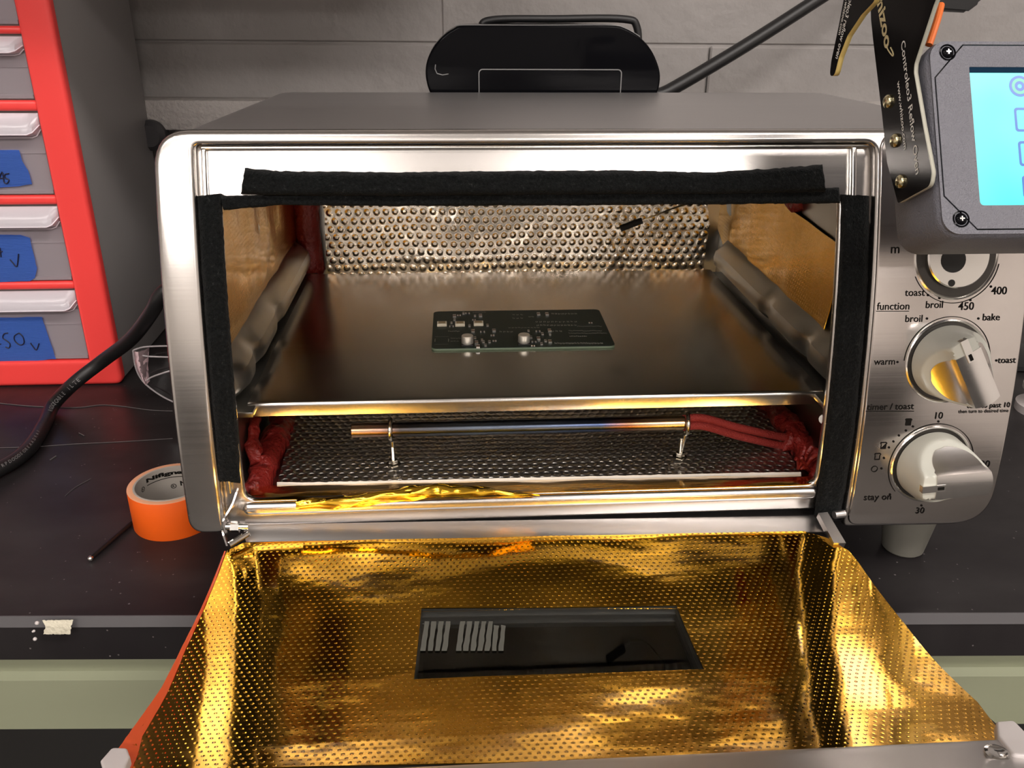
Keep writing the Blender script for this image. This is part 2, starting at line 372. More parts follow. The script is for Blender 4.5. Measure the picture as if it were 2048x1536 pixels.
def grid(bm, fn, nu, nv, thick=None, tfn=None):
    """surface fn(u,v)->Vector; with thick, a closed slab using tfn(u,v)->Vector for the back"""
    G = [[bm.verts.new(fn(i / nu, j / nv)) for j in range(nv + 1)] for i in range(nu + 1)]
    for i in range(nu):
        for j in range(nv): bm.faces.new((G[i][j], G[i + 1][j], G[i + 1][j + 1], G[i][j + 1]))
    if tfn:
        H = [[bm.verts.new(tfn(i / nu, j / nv)) for j in range(nv + 1)] for i in range(nu + 1)]
        for i in range(nu):
            for j in range(nv): bm.faces.new((H[i][j], H[i][j + 1], H[i + 1][j + 1], H[i + 1][j]))
        for i in range(nu):
            bm.faces.new((G[i][0], H[i][0], H[i + 1][0], G[i + 1][0])); bm.faces.new((G[i][nv], G[i + 1][nv], H[i + 1][nv], H[i][nv]))
        for j in range(nv):
            bm.faces.new((G[0][j], G[0][j + 1], H[0][j + 1], H[0][j])); bm.faces.new((G[nu][j], H[nu][j], H[nu][j + 1], G[nu][j + 1]))
    return bm
def plist(L, t):
    t *= len(L) - 1; i = min(int(t), len(L) - 2); k = t - i
    return (L[i][0] * (1 - k) + L[i + 1][0] * k, L[i][1] * (1 - k) + L[i + 1][1] * k)
def RP(pts, n=6):
    """polygon with rounded corners: [(x, y, r)]"""
    out = []; N = len(pts)
    for i in range(N):
        p = Vector(pts[i][:2]); a = Vector(pts[i - 1][:2]); b = Vector(pts[(i + 1) % N][:2]); r = pts[i][2] if len(pts[i]) > 2 else 0
        if r <= 0: out.append((p.x, p.y)); continue
        u = (a - p).normalized(); v = (b - p).normalized(); ang = u.angle(v); t = min(r / math.tan(ang / 2), 0.49 * (a - p).length, 0.49 * (b - p).length)
        A = p + u * t; Bq = p + v * t
        for k in range(n + 1):
            s = k / n; out.append(tuple(A * (1 - s) ** 2 + p * 2 * s * (1 - s) + Bq * s * s))
    return out
def extx(bm, prof, x0, x1, nx=1):
    """closed (y,z) profile extruded along x"""
    R = [[bm.verts.new((x0 + (x1 - x0) * i / nx, y, z)) for y, z in prof] for i in range(nx + 1)]
    n = len(prof)
    for i in range(nx):
        for k in range(n): bm.faces.new((R[i][k], R[i][(k + 1) % n], R[i + 1][(k + 1) % n], R[i + 1][k]))
    bm.faces.new(R[0]); bm.faces.new(R[-1]); return bm
def rough_blob(bm, pts, r, amp, seg=12, flat=None):
    pts = smooth_path(pts, 6); T(bm, pts, r, seg)
    for v in bm.verts:
        n = noise.noise(v.co * 180) * amp + noise.noise(v.co * 420) * amp * 0.5
        v.co += Vector((noise.noise(v.co * 150 + Vector((7, 0, 0))), noise.noise(v.co * 150 + Vector((0, 9, 0))), noise.noise(v.co * 150))) * amp + Vector((0, 0, n * 0.5))
    return bm
def NB(): return bmesh.new()
# ================================================================== room
BA = math.atan(-0.0507); EX = Vector((math.cos(BA), math.sin(BA), 0)); EY = Vector((-math.sin(BA), math.cos(BA), 0)); BO = Vector((0, -0.0505, 0))
def W(x, y, z): return BO + EX * x + EY * y + Vector((0, 0, z))
def toW(bm):
    for v in bm.verts: v.co = W(*v.co)
    return bm
struct(bm_obj('floor', toW(B(NB(), (-2.6, -5.0, FLOOR - 0.1), (3.0, 0.6, FLOOR))), M_FLOOR))
struct(bm_obj('ceiling', toW(B(NB(), (-2.6, -5.0, CEIL), (3.0, 0.6, CEIL + 0.1))), M_CEIL))
WY = 0.49
bm = NB()   # painted block wall: courses with thin joints
xj = [(-2.6, 0.10), (0.1018, 3.0)]; xk = [(-2.6, 0.345), (0.3466, 3.0)]
z0 = 0.2515
for a, b in xj: B(bm, (a, WY, z0), (b, 0.6, z0 + 0.197), 0.0015, 1)
for a, b in xk: B(bm, (a, WY - 0.004, FLOOR), (b, 0.6, z0 - 0.0012), 0.0015, 1)
B(bm, (-2.6, WY, z0 + 0.2), (3.0, 0.6, CEIL), 0.003, 1)
B(bm, (-2.6, WY + 0.0015, FLOOR), (3.0, 0.59, CEIL))
struct(bm_obj('wall_back', toW(bm), M_WALL))
struct(bm_obj('trim_1', toW(B(NB(), (-2.6, WY - 0.03, 0.177), (3.0, WY, 0.2035), 0.002)), M_LEDGE))
struct(bm_obj('wall_front', toW(B(NB(), (-2.6, -5.1, FLOOR), (3.0, -5.0, CEIL))), M_ROOM))
struct(bm_obj('wall_left', toW(B(NB(), (-2.7, -5.0, FLOOR), (-2.6, 0.6, CEIL))), M_ROOM))
struct(bm_obj('wall_right', toW(B(NB(), (3.0, -5.0, FLOOR), (3.1, 0.6, CEIL))), M_ROOM))
for i, (lx, ly, e) in enumerate(LAMPS):
    t = thing('ceiling_light', 'long fluorescent ceiling fixture %s' % ['over the bench, left one', 'over the bench, right one', 'in the middle row, left one', 'in the middle row, right one', 'in the far row, left one', 'in the far row, right one'][i], 'ceiling light', (lx, ly, CEIL - 0.07), 'fluorescent ceiling lights')
    bm_obj('housing', B(NB(), (lx - 0.62, ly - 0.17, CEIL - 0.06), (lx + 0.62, ly + 0.17, CEIL), 0.005), M_ROOM, t)
    bm_obj('diffuser', B(NB(), (lx - 0.6, ly - 0.15, CEIL - 0.07), (lx + 0.6, ly + 0.15, CEIL - 0.058), 0.003), M_LAMP, t)
    ld = bpy.data.lights.new('ceiling_lamp', 'AREA'); ld.shape = 'RECTANGLE'; ld.size = 1.2; ld.size_y = 0.3; ld.energy = e; ld.color = (1.0, 0.93, 0.88)
    lo = bpy.data.objects.new('ceiling_lamp', ld); COL.objects.link(lo); lo.location = (lx, ly, CEIL - 0.075)
t = thing('added_cabinet', 'long row of dark base cabinets along the far wall', 'cabinet', tuple(W(0.2, -4.7, FLOOR)))  # unseen cabinets, added to darken what the lower steel fronts reflect
bm_obj('cabinet_body', toW(B(NB(), (-2.3, -4.98, FLOOR), (2.7, -4.3, 0.02), 0.004)), M_DARK, t)
for k in range(8):
    d = bm_obj('door', toW(B(NB(), (-2.27 + k * 0.62, -4.3, FLOOR + 0.1), (-1.69 + k * 0.62, -4.28, -0.03), 0.004)), M_DARK, t)
    bm_obj('handle', toW(B(NB(), (-2.02 + k * 0.62, -4.28, -0.10), (-1.90 + k * 0.62, -4.26, -0.085), 0.004)), M_ALU, d)
# shelf above the bench (out of the picture, it shades the wall)
t = thing('wall_shelf', 'grey shelf fixed to the wall above the workbench', 'shelf', tuple(W(0.0, WY, 0.37)))
bm_obj('shelf_board', toW(B(NB(), (-1.5, WY - 0.30, 0.37), (0.14, WY, 0.395), 0.002)), M_ROOM, t)
for x in (-1.2, 0.02): bm_obj('shelf_bracket', toW(B(NB(), (x, WY - 0.28, 0.345), (x + 0.02, WY, 0.37))), M_ROOM, t)
# ================================================================== workbench
bench = thing('workbench', 'black laminate workbench with pale chamfered front edge and sage green rail', 'workbench', tuple(W(0.2, 0.2, FLOOR)))
bx0, bx1 = -0.9, 1.3
bm_obj('worktop', toW(extx(NB(), [(0.0, -0.0055), (0.0016, -0.0), (WY - 0.004, 0.0), (WY - 0.004, -0.0272), (0.0, -0.0272)], bx0, bx1)), M_BENCH, bench)
bm_obj('edge_band', toW(extx(NB(), [(-0.0006, -0.0055), (0.0011, 0.0002), (0.0018, 0.0002), (0.0008, -0.0055)], bx0, bx1)), M_CHAMF, bench)
bm_obj('front_rail', toW(extx(NB(), [(0.006, -0.0272), (0.006, -0.0405), (0.001, -0.0425), (0.001, -0.077), (0.012, -0.078), (0.03, -0.078), (0.03, -0.0272)], bx0, bx1)), M_BENCHG, bench)
for x in (bx0 + 0.02, bx1 - 0.06):
    for y in (0.03, WY - 0.06): bm_obj('leg', toW(B(NB(), (x, y, FLOOR), (x + 0.04, y + 0.04, -0.078))), M_BENCHG, bench)
bm_obj('back_panel', toW(B(NB(), (bx0 + 0.03, 0.12, -0.6), (bx1 - 0.03, 0.13, -0.0272))), M_DARK, bench)
# scratches and threads lying on the laminate
bm = NB()
for L, r in (([(-30, 803), (60, 812), (150, 815), (200, 810), (240, 812), (300, 820), (345, 822)], 0.0003), ([(-30, 896), (60, 894), (150, 888), (250, 883), (345, 877)], 0.00022), ([(130, 992), (150, 975), (182, 957)], 0.00018), ([(100, 920), (112, 912)], 0.0005), ([(158, 866), (168, 871)], 0.0004)):
    T(bm, smooth_path([on(x, y, 2, 0.0003) for x, y in L], 6), r, 5)
o = bm_obj('scratch', bm, mat('pale_scratch', (0.11, 0.10, 0.10, 1), 0.6), bench); o['kind'] = 'stuff'; o['label'] = 'pale scratches and fibres on the black worktop'
bm = NB(); P = [on(86, 1240, 2, 0.0005), on(148, 1239, 2, 0.0005), on(144, 1252, 1, -0.0503), on(142, 1268, 1, -0.051), on(88, 1268, 1, -0.051), on(92, 1252, 1, -0.0503)]
def scrap(u, v):
    if v < 0.5: a = P[0].lerp(P[5], v * 2); b = P[1].lerp(P[2], v * 2)
    else: a = P[5].lerp(P[4], v * 2 - 1); b = P[2].lerp(P[3], v * 2 - 1)
    p = a.lerp(b, u); p += Vector((0, -0.0007, 0.0004)); p.x += 0.0006 * noise.noise(Vector((v * 9, u * 3, 1))); p.z += 0.0006 * noise.noise(Vector((u * 12, v * 5, 0))); return p
grid(bm, scrap, 16, 8); o = bm_obj('tape_scrap', bm, M_MASK, bench); o['label'] = 'torn scrap of cream tape stuck on the bench edge'
bm = NB()
for x, y, r in ((74, 1246, 0.0011), (68, 1262, 0.0007), (70, 1278, 0.0010), (66, 1263, 0.0006)):
    p = on(x, y, 1, -0.0515) if y > 1250 else on(x, y, 2, 0.0008)
    bmesh.ops.create_icosphere(bm, subdivisions=2, radius=r, matrix=Matrix.Translation(p))
o = bm_obj('paint_fleck', bm, M_LUG, bench); o['label'] = 'white flecks beside the tape scrap'
# ================================================================== toaster oven
OV = thing('toaster_oven', 'brushed steel countertop toaster oven with its door folded down and gold film lining', 'toaster oven', (0.208, 0.10, 0.0))
XL, XR, ZTOP = -0.0037, 0.4205, 0.2352
def outline(g=0.0): return RP([(XL - g, 0.0416 - g, 0.022), (XR + g, 0.0325 - g, 0.024), (XR + g, ZTOP + g, 0.014), (XL - g, ZTOP + g, 0.016)], 8)
O = outline(-0.0012); n = len(O)
bm = NB(); rings = []
for k, s in enumerate((0.0, 0.02, 0.5, 0.97, 0.99, 1.0)):
    rr = []
    for x, z in O:
        y0 = Yf(z) + 0.004; y = y0 * (1 - s) + 0.252 * s
        ins = {4: 0.002, 5: 0.006}.get(k, 0)
        cx, cz = 0.208, 0.135
        zz = z - (z - 0.03) / 0.205 * 0.0065 * s; xx = x + (0.0045 if x < 0.2 else -0.0) * s
        rr.append(bm.verts.new((xx + (ins if x < cx else -ins), y, zz + (ins if z < cz else -ins))))
    rings.append(rr)
for a, b in zip(rings, rings[1:]):
    for k in range(n): bm.faces.new((a[k], a[(k + 1) % n], b[(k + 1) % n], b[k]))
bm.faces.new(rings[-1])
bm_obj('housing', bm, M_TOP, OV)
HX0, HX1, HZ0, HZ1 = 0.0143, 0.3393, 0.0475, 0.2292
bm = shape([RP([(XL, 0.0416, 0.019), (HX0, 0.0416, 0.004), (HX0, HZ1, 0.003), (HX1, HZ1, 0.006), (HX1, 0.0337, 0.003), (XR, 0.0325, 0.024), (XR, ZTOP, 0.014), (XL, ZTOP, 0.016)], 8)], 0.0075, 0.0022, 3)
bm_obj('face_frame', onface(bm), M_STEEL, OV)
# recessed surround with the cavity mouth
MX0, MX1, MZ0, MZ1 = 0.0245, 0.3238, 0.0562, 0.2035
bm = shape([[(HX0 - 0.001, HZ0 - 0.006), (HX1 + 0.001, HZ0 - 0.006), (HX1 + 0.001, HZ1 + 0.002), (HX0 - 0.001, HZ1 + 0.002)], RP([(MX0, MZ0, 0.007), (MX1, MZ0, 0.007), (MX1, MZ1, 0.004), (MX0, MZ1, 0.004)])], 0.004, 0.0012, 2)
bm_obj('door_surround', onface(bm, 0.0065), M_STEEL, OV)
for x0, x1 in ((0.0168, 0.0192), (0.3285, 0.3312)):
    bm_obj('side_trim', onface(shape([rrect(x0, 0.062, x1, 0.2275, 0.001)], 0.004, 0.001), 0.003), M_EDGE, OV)
bm_obj('header_bead', onface(shape([rrect(0.0165, 0.2268, 0.3375, 0.2286, 0.0008)], 0.004, 0.0007), 0.0035), M_EDGE, OV)
# sill below the mouth, rolled forward
bm_obj('sill', onface(shape([rrect(0.0232, 0.0488, 0.3250, 0.0556, 0.003)], 0.006, 0.0026, 4), 0.0035), M_STEEL, OV)
# control panel
CP = bm_obj('control_panel', onface(shape([RP([(0.3408, 0.0357, 0.006), (XR - 0.0015, 0.0341, 0.021), (XR - 0.0015, 0.2335, 0.012), (0.3408, 0.2335, 0.008)], 8)], 0.003, 0.0012, 3), -0.0012), M_PANEL, OV)
CP['label'] = 'brushed steel control panel printed with dial markings'
# ---- cavity
CX0, CX1, CZ0, CZ1, CY = 0.0125, 0.3445, 0.0435, 0.212, 0.251
bm = NB()
def q4(a, b, c, d): bm.faces.new([bm.verts.new(p) for p in (a, b, c, d)])
yf = -0.024
def wallx(x, s):
    grid(bm, lambda u, v: Vector((x + 0.0012 * math.sin(u * 9) * math.sin(v * 7), (Yf(CZ0 + (CZ1 - CZ0) * v) + 0.009) * (1 - u) + CY * u, CZ0 + (CZ1 - CZ0) * v)), 14, 12)
wallx(CX0, 1); wallx(CX1, -1)
q4((CX0, CY, CZ0), (CX1, CY, CZ0), (CX1, CY, CZ1), (CX0, CY, CZ1))
q4((CX0, Yf(CZ1) + 0.009, CZ1), (CX1, Yf(CZ1) + 0.009, CZ1), (CX1, CY, CZ1), (CX0, CY, CZ1))
q4((CX0, -0.027, CZ0), (CX1, -0.027, CZ0), (CX1, CY, CZ0), (CX0, CY, CZ0))
bm_obj('cavity_liner', bm, M_LINER, OV)
for side in (0, 1):
    xw = CX0 if side == 0 else CX1; sg = 1 if side == 0 else -1; Y0, Y1 = (-0.012, 0.236) if side == 0 else (-0.016, 0.226)
    sec = [(0, 0.0992), (0.008, 0.1015), (0.0125, 0.1055), (0.0132, 0.1105), (0.0120, 0.1155), (0.006, 0.1205), (0, 0.1235)]
    bm = NB()
    def rl(u, v):
        k = v * (len(sec) - 1); i = min(int(k), len(sec) - 2); f = k - i
        d = sec[i][0] * (1 - f) + sec[i + 1][0] * f; z = sec[i][1] * (1 - f) + sec[i + 1][1] * f
        y = Y0 + (Y1 - Y0) * u; e = min(1, (y - Y0) / 0.022); e2 = min(1, (Y1 - y) / 0.010); e = math.sin(e * math.pi / 2) * math.sin(max(e2, 0) * math.pi / 2)
        dent = 1 - 0.25 * math.exp(-((y - 0.035) / 0.008) ** 2) - 0.2 * math.exp(-((y - 0.10) / 0.008) ** 2)
        return Vector((xw + sg * d * e * dent, y, z))
    grid(bm, rl, 60, 12)
    B(bm, (min(xw, xw + sg * 0.016), Y0 + 0.004, 0.0930), (max(xw, xw + sg * 0.016), Y1, 0.0962), 0.0006)
    bm_obj('shelf_rail', bm, M_LINER, OV)
# foils
def sheet(name, loop, plane, val, mt, th, par=OV, wob=0.0):
    """flat irregular sheet, loop in the plane's two coordinates"""
    bm = shape([loop], th)
    for _ in range(0): pass
    mn = [min(p[i] for p in loop) for i in (0, 1)]; mx = [max(p[i] for p in loop) for i in (0, 1)]
    for ax in (0, 1):
        k = mn[ax] + 0.012
        while k < mx[ax]:
            co = [0, 0, 0]; no = [0, 0, 0]; co[ax] = k; no[ax] = 1
            bmesh.ops.bisect_plane(bm, geom=bm.verts[:] + bm.edges[:] + bm.faces[:], plane_co=co, plane_no=no, dist=1e-7); k += 0.012
    for v in bm.verts:
        a, b, d = v.co; w = wob * noise.noise(Vector((a * 45, b * 45, val * 10)))
        if plane == 'y': v.co = Vector((a, val - d + w, b))
        elif plane == 'x': v.co = Vector((val + (d if val < 0.2 else -d) + w, a, b))
        elif plane == 'z': v.co = Vector((a, b, val + d + w))
    return bm_obj(name, bm, mt, par, True, 0.9)
def jag(L, amp, step=0.004):
    out = []
    for i in range(len(L)):
        a = Vector(L[i]); b = Vector(L[(i + 1) % len(L)]); k = max(1, int((b - a).length / step))
        for j in range(k):
            p = a.lerp(b, j / k); out.append((p.x + amp * noise.noise(Vector((p.x * 300, p.y * 300, 3))), p.y + amp * noise.noise(Vector((p.x * 300, p.y * 300, 8)))))
    return out
o = sheet('back_insulation', jag([(0.0345, 0.075), (0.3330, 0.075), (0.3345, 0.128), (0.3300, 0.150), (0.3265, 0.2105), (0.0345, 0.2105), (0.0352, 0.14)], 0.0012), 'y', 0.2490, M_FOILB, 0.003, wob=0.0012)
o['label'] = 'silver dimpled foil on the back wall of the cavity'
for L in ([(0.040, 0.093), (0.066, 0.093), (0.066, 0.114), (0.040, 0.115)], [(0.290, 0.093), (0.325, 0.093), (0.326, 0.120), (0.320, 0.124), (0.289, 0.122)]):
    o = sheet('foil_tape', L, 'y', 0.2458, M_FOILB, 0.0012, wob=0.001); o['label'] = 'square patch of foil tape at a corner of the back wall'
# ragged front edge of the floor insulation: pale paper core below foil
FL = [on(555, 965, 2, 0.0475)] + [on(x, 967 - (x - 560) * 0.022, 2, 0.0475) for x in range(620, 1560, 60)] + [on(1600, 945, 2, 0.0475)]
fr = [(p.x, p.y) for p in FL]
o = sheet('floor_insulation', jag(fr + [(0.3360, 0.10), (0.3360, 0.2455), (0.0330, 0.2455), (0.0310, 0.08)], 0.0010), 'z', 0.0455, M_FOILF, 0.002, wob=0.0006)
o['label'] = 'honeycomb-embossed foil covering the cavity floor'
bm = NB(); grid(bm, lambda u, v: Vector((plist(fr, u)[0], plist(fr, u)[1] - 0.0012 - v * 0.0015, 0.0485 - 0.0032 * v + 0.0004 * noise.noise(Vector((u * 60, 0, 5))))), 120, 2)
o = bm_obj('insulation_edge', bm, M_WHITE, OV); o['label'] = 'thin white fibre edge of the floor insulation'
# gold films on the side walls
def wf(L, x): return [(p.y, p.z) for p in (on(a, b, 0, x) for a, b in L)]
o = sheet('side_film', [(-0.012, 0.112), (0.005, 0.112), (0.232, 0.112), (0.243, 0.128), (0.243, 0.2105), (0.020, 0.2105), (0.006, 0.2055), (-0.004, 0.192), (-0.010, 0.150)], 'x', CX0 + 0.0012, M_GOLDW, 0.0004, wob=0.0012)
o['label'] = 'gold film on the left cavity wall'
o = sheet('side_film', wf([(1505, 385), (1550, 385), (1572, 412), (1683, 492), (1660, 620), (1640, 692), (1560, 640), (1494, 560)], CX1 - 0.0022), 'x', CX1 - 0.0022, M_GOLDW, 0.0004, wob=0.001)
o['label'] = 'gold film on the right cavity wall, front piece'
o = sheet('side_film', wf([(1415, 385), (1507, 385), (1500, 470), (1497, 562), (1455, 520), (1440, 470)], CX1 - 0.0012), 'x', CX1 - 0.0012, M_GOLDW, 0.0004, wob=0.0015)
o['label'] = 'crumpled gold film on the right cavity wall, rear piece'
# gold strip over the mouth's lower lip and the loose folded flap
bm = NB()
def gs(u, v):
    a = on(503 + 1117 * u, 968 - 22 * u + 3, 2, 0.0475); b = face(500 + 1125 * u, 1001 - 33 * u, 0.0062)
    p = a.lerp(b, v); p.z += 0.0012 * math.sin(v * math.pi) + 0.0005 * noise.noise(Vector((u * 14, v * 3, 2))); return p
grid(bm, gs, 90, 8); o = bm_obj('lip_film', bm, M_GOLDS, OV); o['label'] = 'gold film strip along the lower lip of the cavity'
bm = NB()
def flap(u, v):
    up = [(594, 998), (700, 990), (800, 975), (880, 966), (960, 972), (1060, 988)]; lo = [(592, 1019), (690, 1017), (800, 1002), (880, 996), (960, 992), (1080, 992)]
    a = plist(up, u); b = plist(lo, u); A = face(*a, 0.006); Bq = face(*b, 0.0015)
    p = A.lerp(Bq, v); p += Vector((0, -0.0015, 0.0022)) * math.sin(v * math.pi) * (0.6 + 0.8 * abs(noise.noise(Vector((u * 5, 0, 1))))); p.z += 0.0011 * noise.noise(Vector((u * 10, v * 3 + u * 6, 0))); return p
grid(bm, flap, 80, 12); o = bm_obj('film_flap', bm, M_GOLDS, OV); o['label'] = 'loose curled flap of gold film hanging over the lower lip'
# silicone
def sil(pts, r, amp, lab):
    o = bm_obj('sealant', rough_blob(NB(), pts, r, amp), M_SIL, OV, True, 2.0); o['label'] = lab
sil([(0.0235, 0.244, 0.095), (0.0225, 0.243, 0.13), (0.0245, 0.243, 0.17), (0.0235, 0.243, 0.205)], 0.0095, 0.002, 'dark red sealant filling the back left corner')
sil([(0.0225, -0.006, 0.047), (0.0240, 0.012, 0.046), (0.0235, 0.03, 0.048), (0.0245, 0.05, 0.050), (0.024, 0.08, 0.047), (0.024, 0.11, 0.046)], 0.0072, 0.0045, 'red sealant along the lower left edge of the cavity')
sil([(0.020, 0.018, 0.052), (0.0165, 0.03, 0.062), (0.016, 0.045, 0.066)], 0.0035, 0.003, 'red sealant smear up the lower left wall')
sil([(0.3385, -0.008, 0.047), (0.3375, 0.01, 0.049), (0.3365, 0.035, 0.052), (0.337, 0.07, 0.050), (0.3375, 0.11, 0.047)], 0.0065, 0.0045, 'red sealant along the lower right edge of the cavity')
a = on(1585, 885, 1, 0.03); sil([a + Vector((-0.006, 0, 0.001)), a, a + Vector((0.008, 0.002, -0.003)), a + Vector((0.010, -0.004, -0.011))], 0.0058, 0.004, 'red sealant lump where the heater wires leave the cavity')
for q in range(7):
    p0 = on(1608, 925, 1, -0.002); d = Vector((random.uniform(-0.6, 0.8), random.uniform(-0.4, 0.3), random.uniform(0.2, 1))).normalized()
    sil([p0 + Vector((random.uniform(-.004, .004), 0, -0.004)), p0 + d * 0.005, p0 + d * 0.009 + Vector((0.002, 0, 0))], 0.0011, 0.0012, 'frayed red sealant tuft at the lower right corner')
sil([Vector((0.0145, -0.001, 0.198)), Vector((0.0145, 0.002, 0.191)), Vector((0.0145, 0.004, 0.186))], 0.0035, 0.001, 'red sealant at the upper left corner of the mouth')
a = on(1592, 410, 0, 0.3435); sil([a + Vector((0, -0.006, 0.003)), a, a + Vector((0, 0.010, 0.002))], 0.005, 0.0015, 'red sealant at the upper right corner of the mouth')
# hole and screw in the right mouth edge
a = face(1648, 838, 0.0105); bm = NB(); LA(bm, [(0.0026, 0), (0.0026, 0.001)], a, (-0.5, -1, 0.3), 16); bm_obj('liner_screw', bm, M_CHROME, OV)
# felt seals
def felt(name, Lp, Rp, d0, th, lab, nu=10, nv=90, along='v'):
    """Lp, Rp: pixel polylines along the strip's two long edges"""
    bm = NB()
    def s(u, v, d, edge):
        a = plist(Lp, v); b = plist(Rp, v); x = a[0] * (1 - u) + b[0] * u; y = a[1] * (1 - u) + b[1] * u
        p = face(x, y, d); n3 = noise.noise(p * 90) * 0.0007 + noise.noise(p * 420) * 0.00035
        p += Vector((noise.noise(p * 500) * 0.0005, n3, noise.noise(p * 450 + Vector((3, 3, 3))) * 0.0005)); return p
    top = lambda u, v: s(u, v, d0 + th * (0.55 * (1 - min(1, 6 * min(u, 1 - u))) ** 2), 0)
    bot = lambda u, v: s(u, v, d0 + th, 0)
    grid(bm, top, nu, nv, True, bot)
    o = bm_obj(name, bm, M_FELT, OV, True, 1.2); o['label'] = lab; return o
felt('felt_seal', [(393, 392), (400, 500), (410, 650), (420, 780), (430, 900), (434, 962)], [(443, 387), (449, 500), (457, 620), (466, 740), (476, 860), (481, 966)], 0.0010, 0.0055, 'black felt strip down the left side of the mouth')
felt('felt_seal', [(440, 391), (560, 391), (800, 386), (1200, 381), (1500, 378), (1678, 376)], [(448, 420), (560, 410), (800, 412), (1200, 410), (1500, 408), (1680, 406)], 0.0018, 0.0046, 'black felt strip along the top of the mouth, lower one', 8, 160)
felt('felt_seal', [(490, 336), (560, 342), (800, 345), (1000, 342), (1250, 341), (1420, 345), (1560, 336), (1644, 329)], [(482, 388), (560, 391), (800, 392), (1000, 390), (1250, 388), (1420, 388), (1560, 386), (1652, 384)], -0.0030, 0.0085, 'wide black felt strip stuck on the header above the mouth', 10, 180)
felt('felt_seal', [(1683, 389), (1682, 500), (1672, 650), (1660, 800), (1645, 920), (1628, 1030)], [(1738, 392), (1738, 500), (1730, 650), (1716, 800), (1702, 920), (1680, 1032)], 0.0010, 0.0055, 'black felt strip down the right side of the mouth')
# ---- printed marks, dial rings, knobs
def pw(px, py): p = face(px, py, -0.0013); return p.x, p.z
icon_bm = NB(); SC = [NB(), NB(), NB()]; CUR = [None]
def label(s, xl, xr, yc, h=None, bold=0.006):
    a = pw(xl, yc); b = pw(xr, yc); bm = text_bm(s, bold=bold); fit(bm, a[0], b[0], (a[1] + b[1]) / 2); onface(bm, -0.00145, 0.004); bm_obj('printed_word', bm, M_PRINT, CP, False)
def inkpoly(pts, d=-0.00145):
    bm = shape([pts], 0.00002); onface(bm, d, 0.004); merge(CUR[0], bm)
def arc(c, r, a0, a1, wd=0.00035):
    n = 48; A = [(c[0] + r * math.cos(math.radians(a0 + (a1 - a0) * i / n)), c[1] + r * math.sin(math.radians(a0 + (a1 - a0) * i / n))) for i in range(n + 1)]
    Bq = [(c[0] + (r + wd) * math.cos(math.radians(a1 - (a1 - a0) * i / n)), c[1] + (r + wd) * math.sin(math.radians(a1 - (a1 - a0) * i / n))) for i in range(n + 1)]
    inkpoly(A + Bq)
def dot(px, py, r=0.0007):
    c = pw(px, py); inkpoly([(c[0] + r * math.cos(t * math.pi / 6), c[1] + r * math.sin(t * math.pi / 6)) for t in range(12)])
for s, a, b, y in (('m', 1782, 1799, 500), ('toast', 1810, 1850, 586), ('broil', 1852, 1886, 609), ('450', 1917, 1948, 612), ('400', 1983, 2014, 581), ('function', 1754, 1819, 612), ('broil', 1811, 1845, 637), ('bake', 1966, 2000, 634), ('warm', 1748, 1790, 725), ('toast', 1996, 2032, 721), ('timer / toast', 1734, 1828, 813), ('10', 1871, 1886, 831), ('20', 1961, 1980, 928), ('stay on', 1728, 1782, 997), ('30', 1832, 1849, 1021)):
    label(s, a, b, y)
label('turn to past 10', 1934, 2020, 812, bold=0.012); label('then turn to desired time', 1917, 2017, 822, bold=0.012)
for x0, x1, y in ((1752, 1818, 623), (1731, 1828, 823)):
    a = pw(x0, y); b = pw(x1, y); CUR[0] = NB(); inkpoly([(a[0], a[1]), (b[0], b[1]), (b[0], b[1] + 0.0003), (a[0], a[1] + 0.0003)]); bm_obj('printed_underline', CUR[0], M_PRINT, CP, False)
K1 = pw(1894, 723); K2 = pw(1862, 929); K0 = pw(1913, 512)
CUR[0] = SC[0]; arc(K0, 0.0222, 205, 350)
for di, p in enumerate(((1856, 590), (1879, 596), (1941, 600), (1982, 573), (1854, 637), (1957, 637), (1795, 724), (1993, 721), (1877, 843), (1826, 853), (1812, 861), (1798, 871), (1787, 883), (1778, 895), (1768, 916), (1763, 937), (1780, 989), (1843, 1011))):
    CUR[0] = SC[0 if di < 4 else (1 if di < 8 else 2)]; dot(*p, r=0.0006)
CUR[0] = SC[1]; arc(K1, 0.0222, 2, 178); CUR[0] = SC[2]; arc(K2, 0.0225, -5, 222)
CUR[0] = icon_bm
def icon(px, py, kind):
    c = pw(px, py); s = 0.0019
    loop = [(-0.75, -1), (0.75, -1), (0.75, 0.3), (1, 0.7), (0.7, 1), (-0.7, 1), (-1, 0.7), (-0.75, 0.3)]; L = [(c[0] + s * a, c[1] + s * b) for a, b in loop]
    if kind == 2: inkpoly(L); return
    I = [(c[0] + s * a * 0.72, c[1] + s * b * 0.76) for a, b in loop]
    bm = shape([L, I], 0.00002); onface(bm, -0.00145, 0); merge(icon_bm, bm)
    if kind == 1: inkpoly([(c[0] - s * 0.75, c[1] - s), (c[0] + s * 0.75, c[1] - s), (c[0] + s * 0.8, c[1] + s * 0.7)])
icon(1817, 844, 2); icon(1767, 891, 1); icon(1755, 913, 0)
c = pw(1749, 938); arc(c, 0.0014, 0, 360)
for q, nm in enumerate(('upper', 'middle', 'lower')): bm_obj('dial_scale', SC[q], M_PRINT, CP, False)['label'] = 'black printed arc and ticks around the %s dial' % nm
bm_obj('toast_icon', icon_bm, M_PRINT, CP, False)['label'] = 'small printed bread slice symbols'
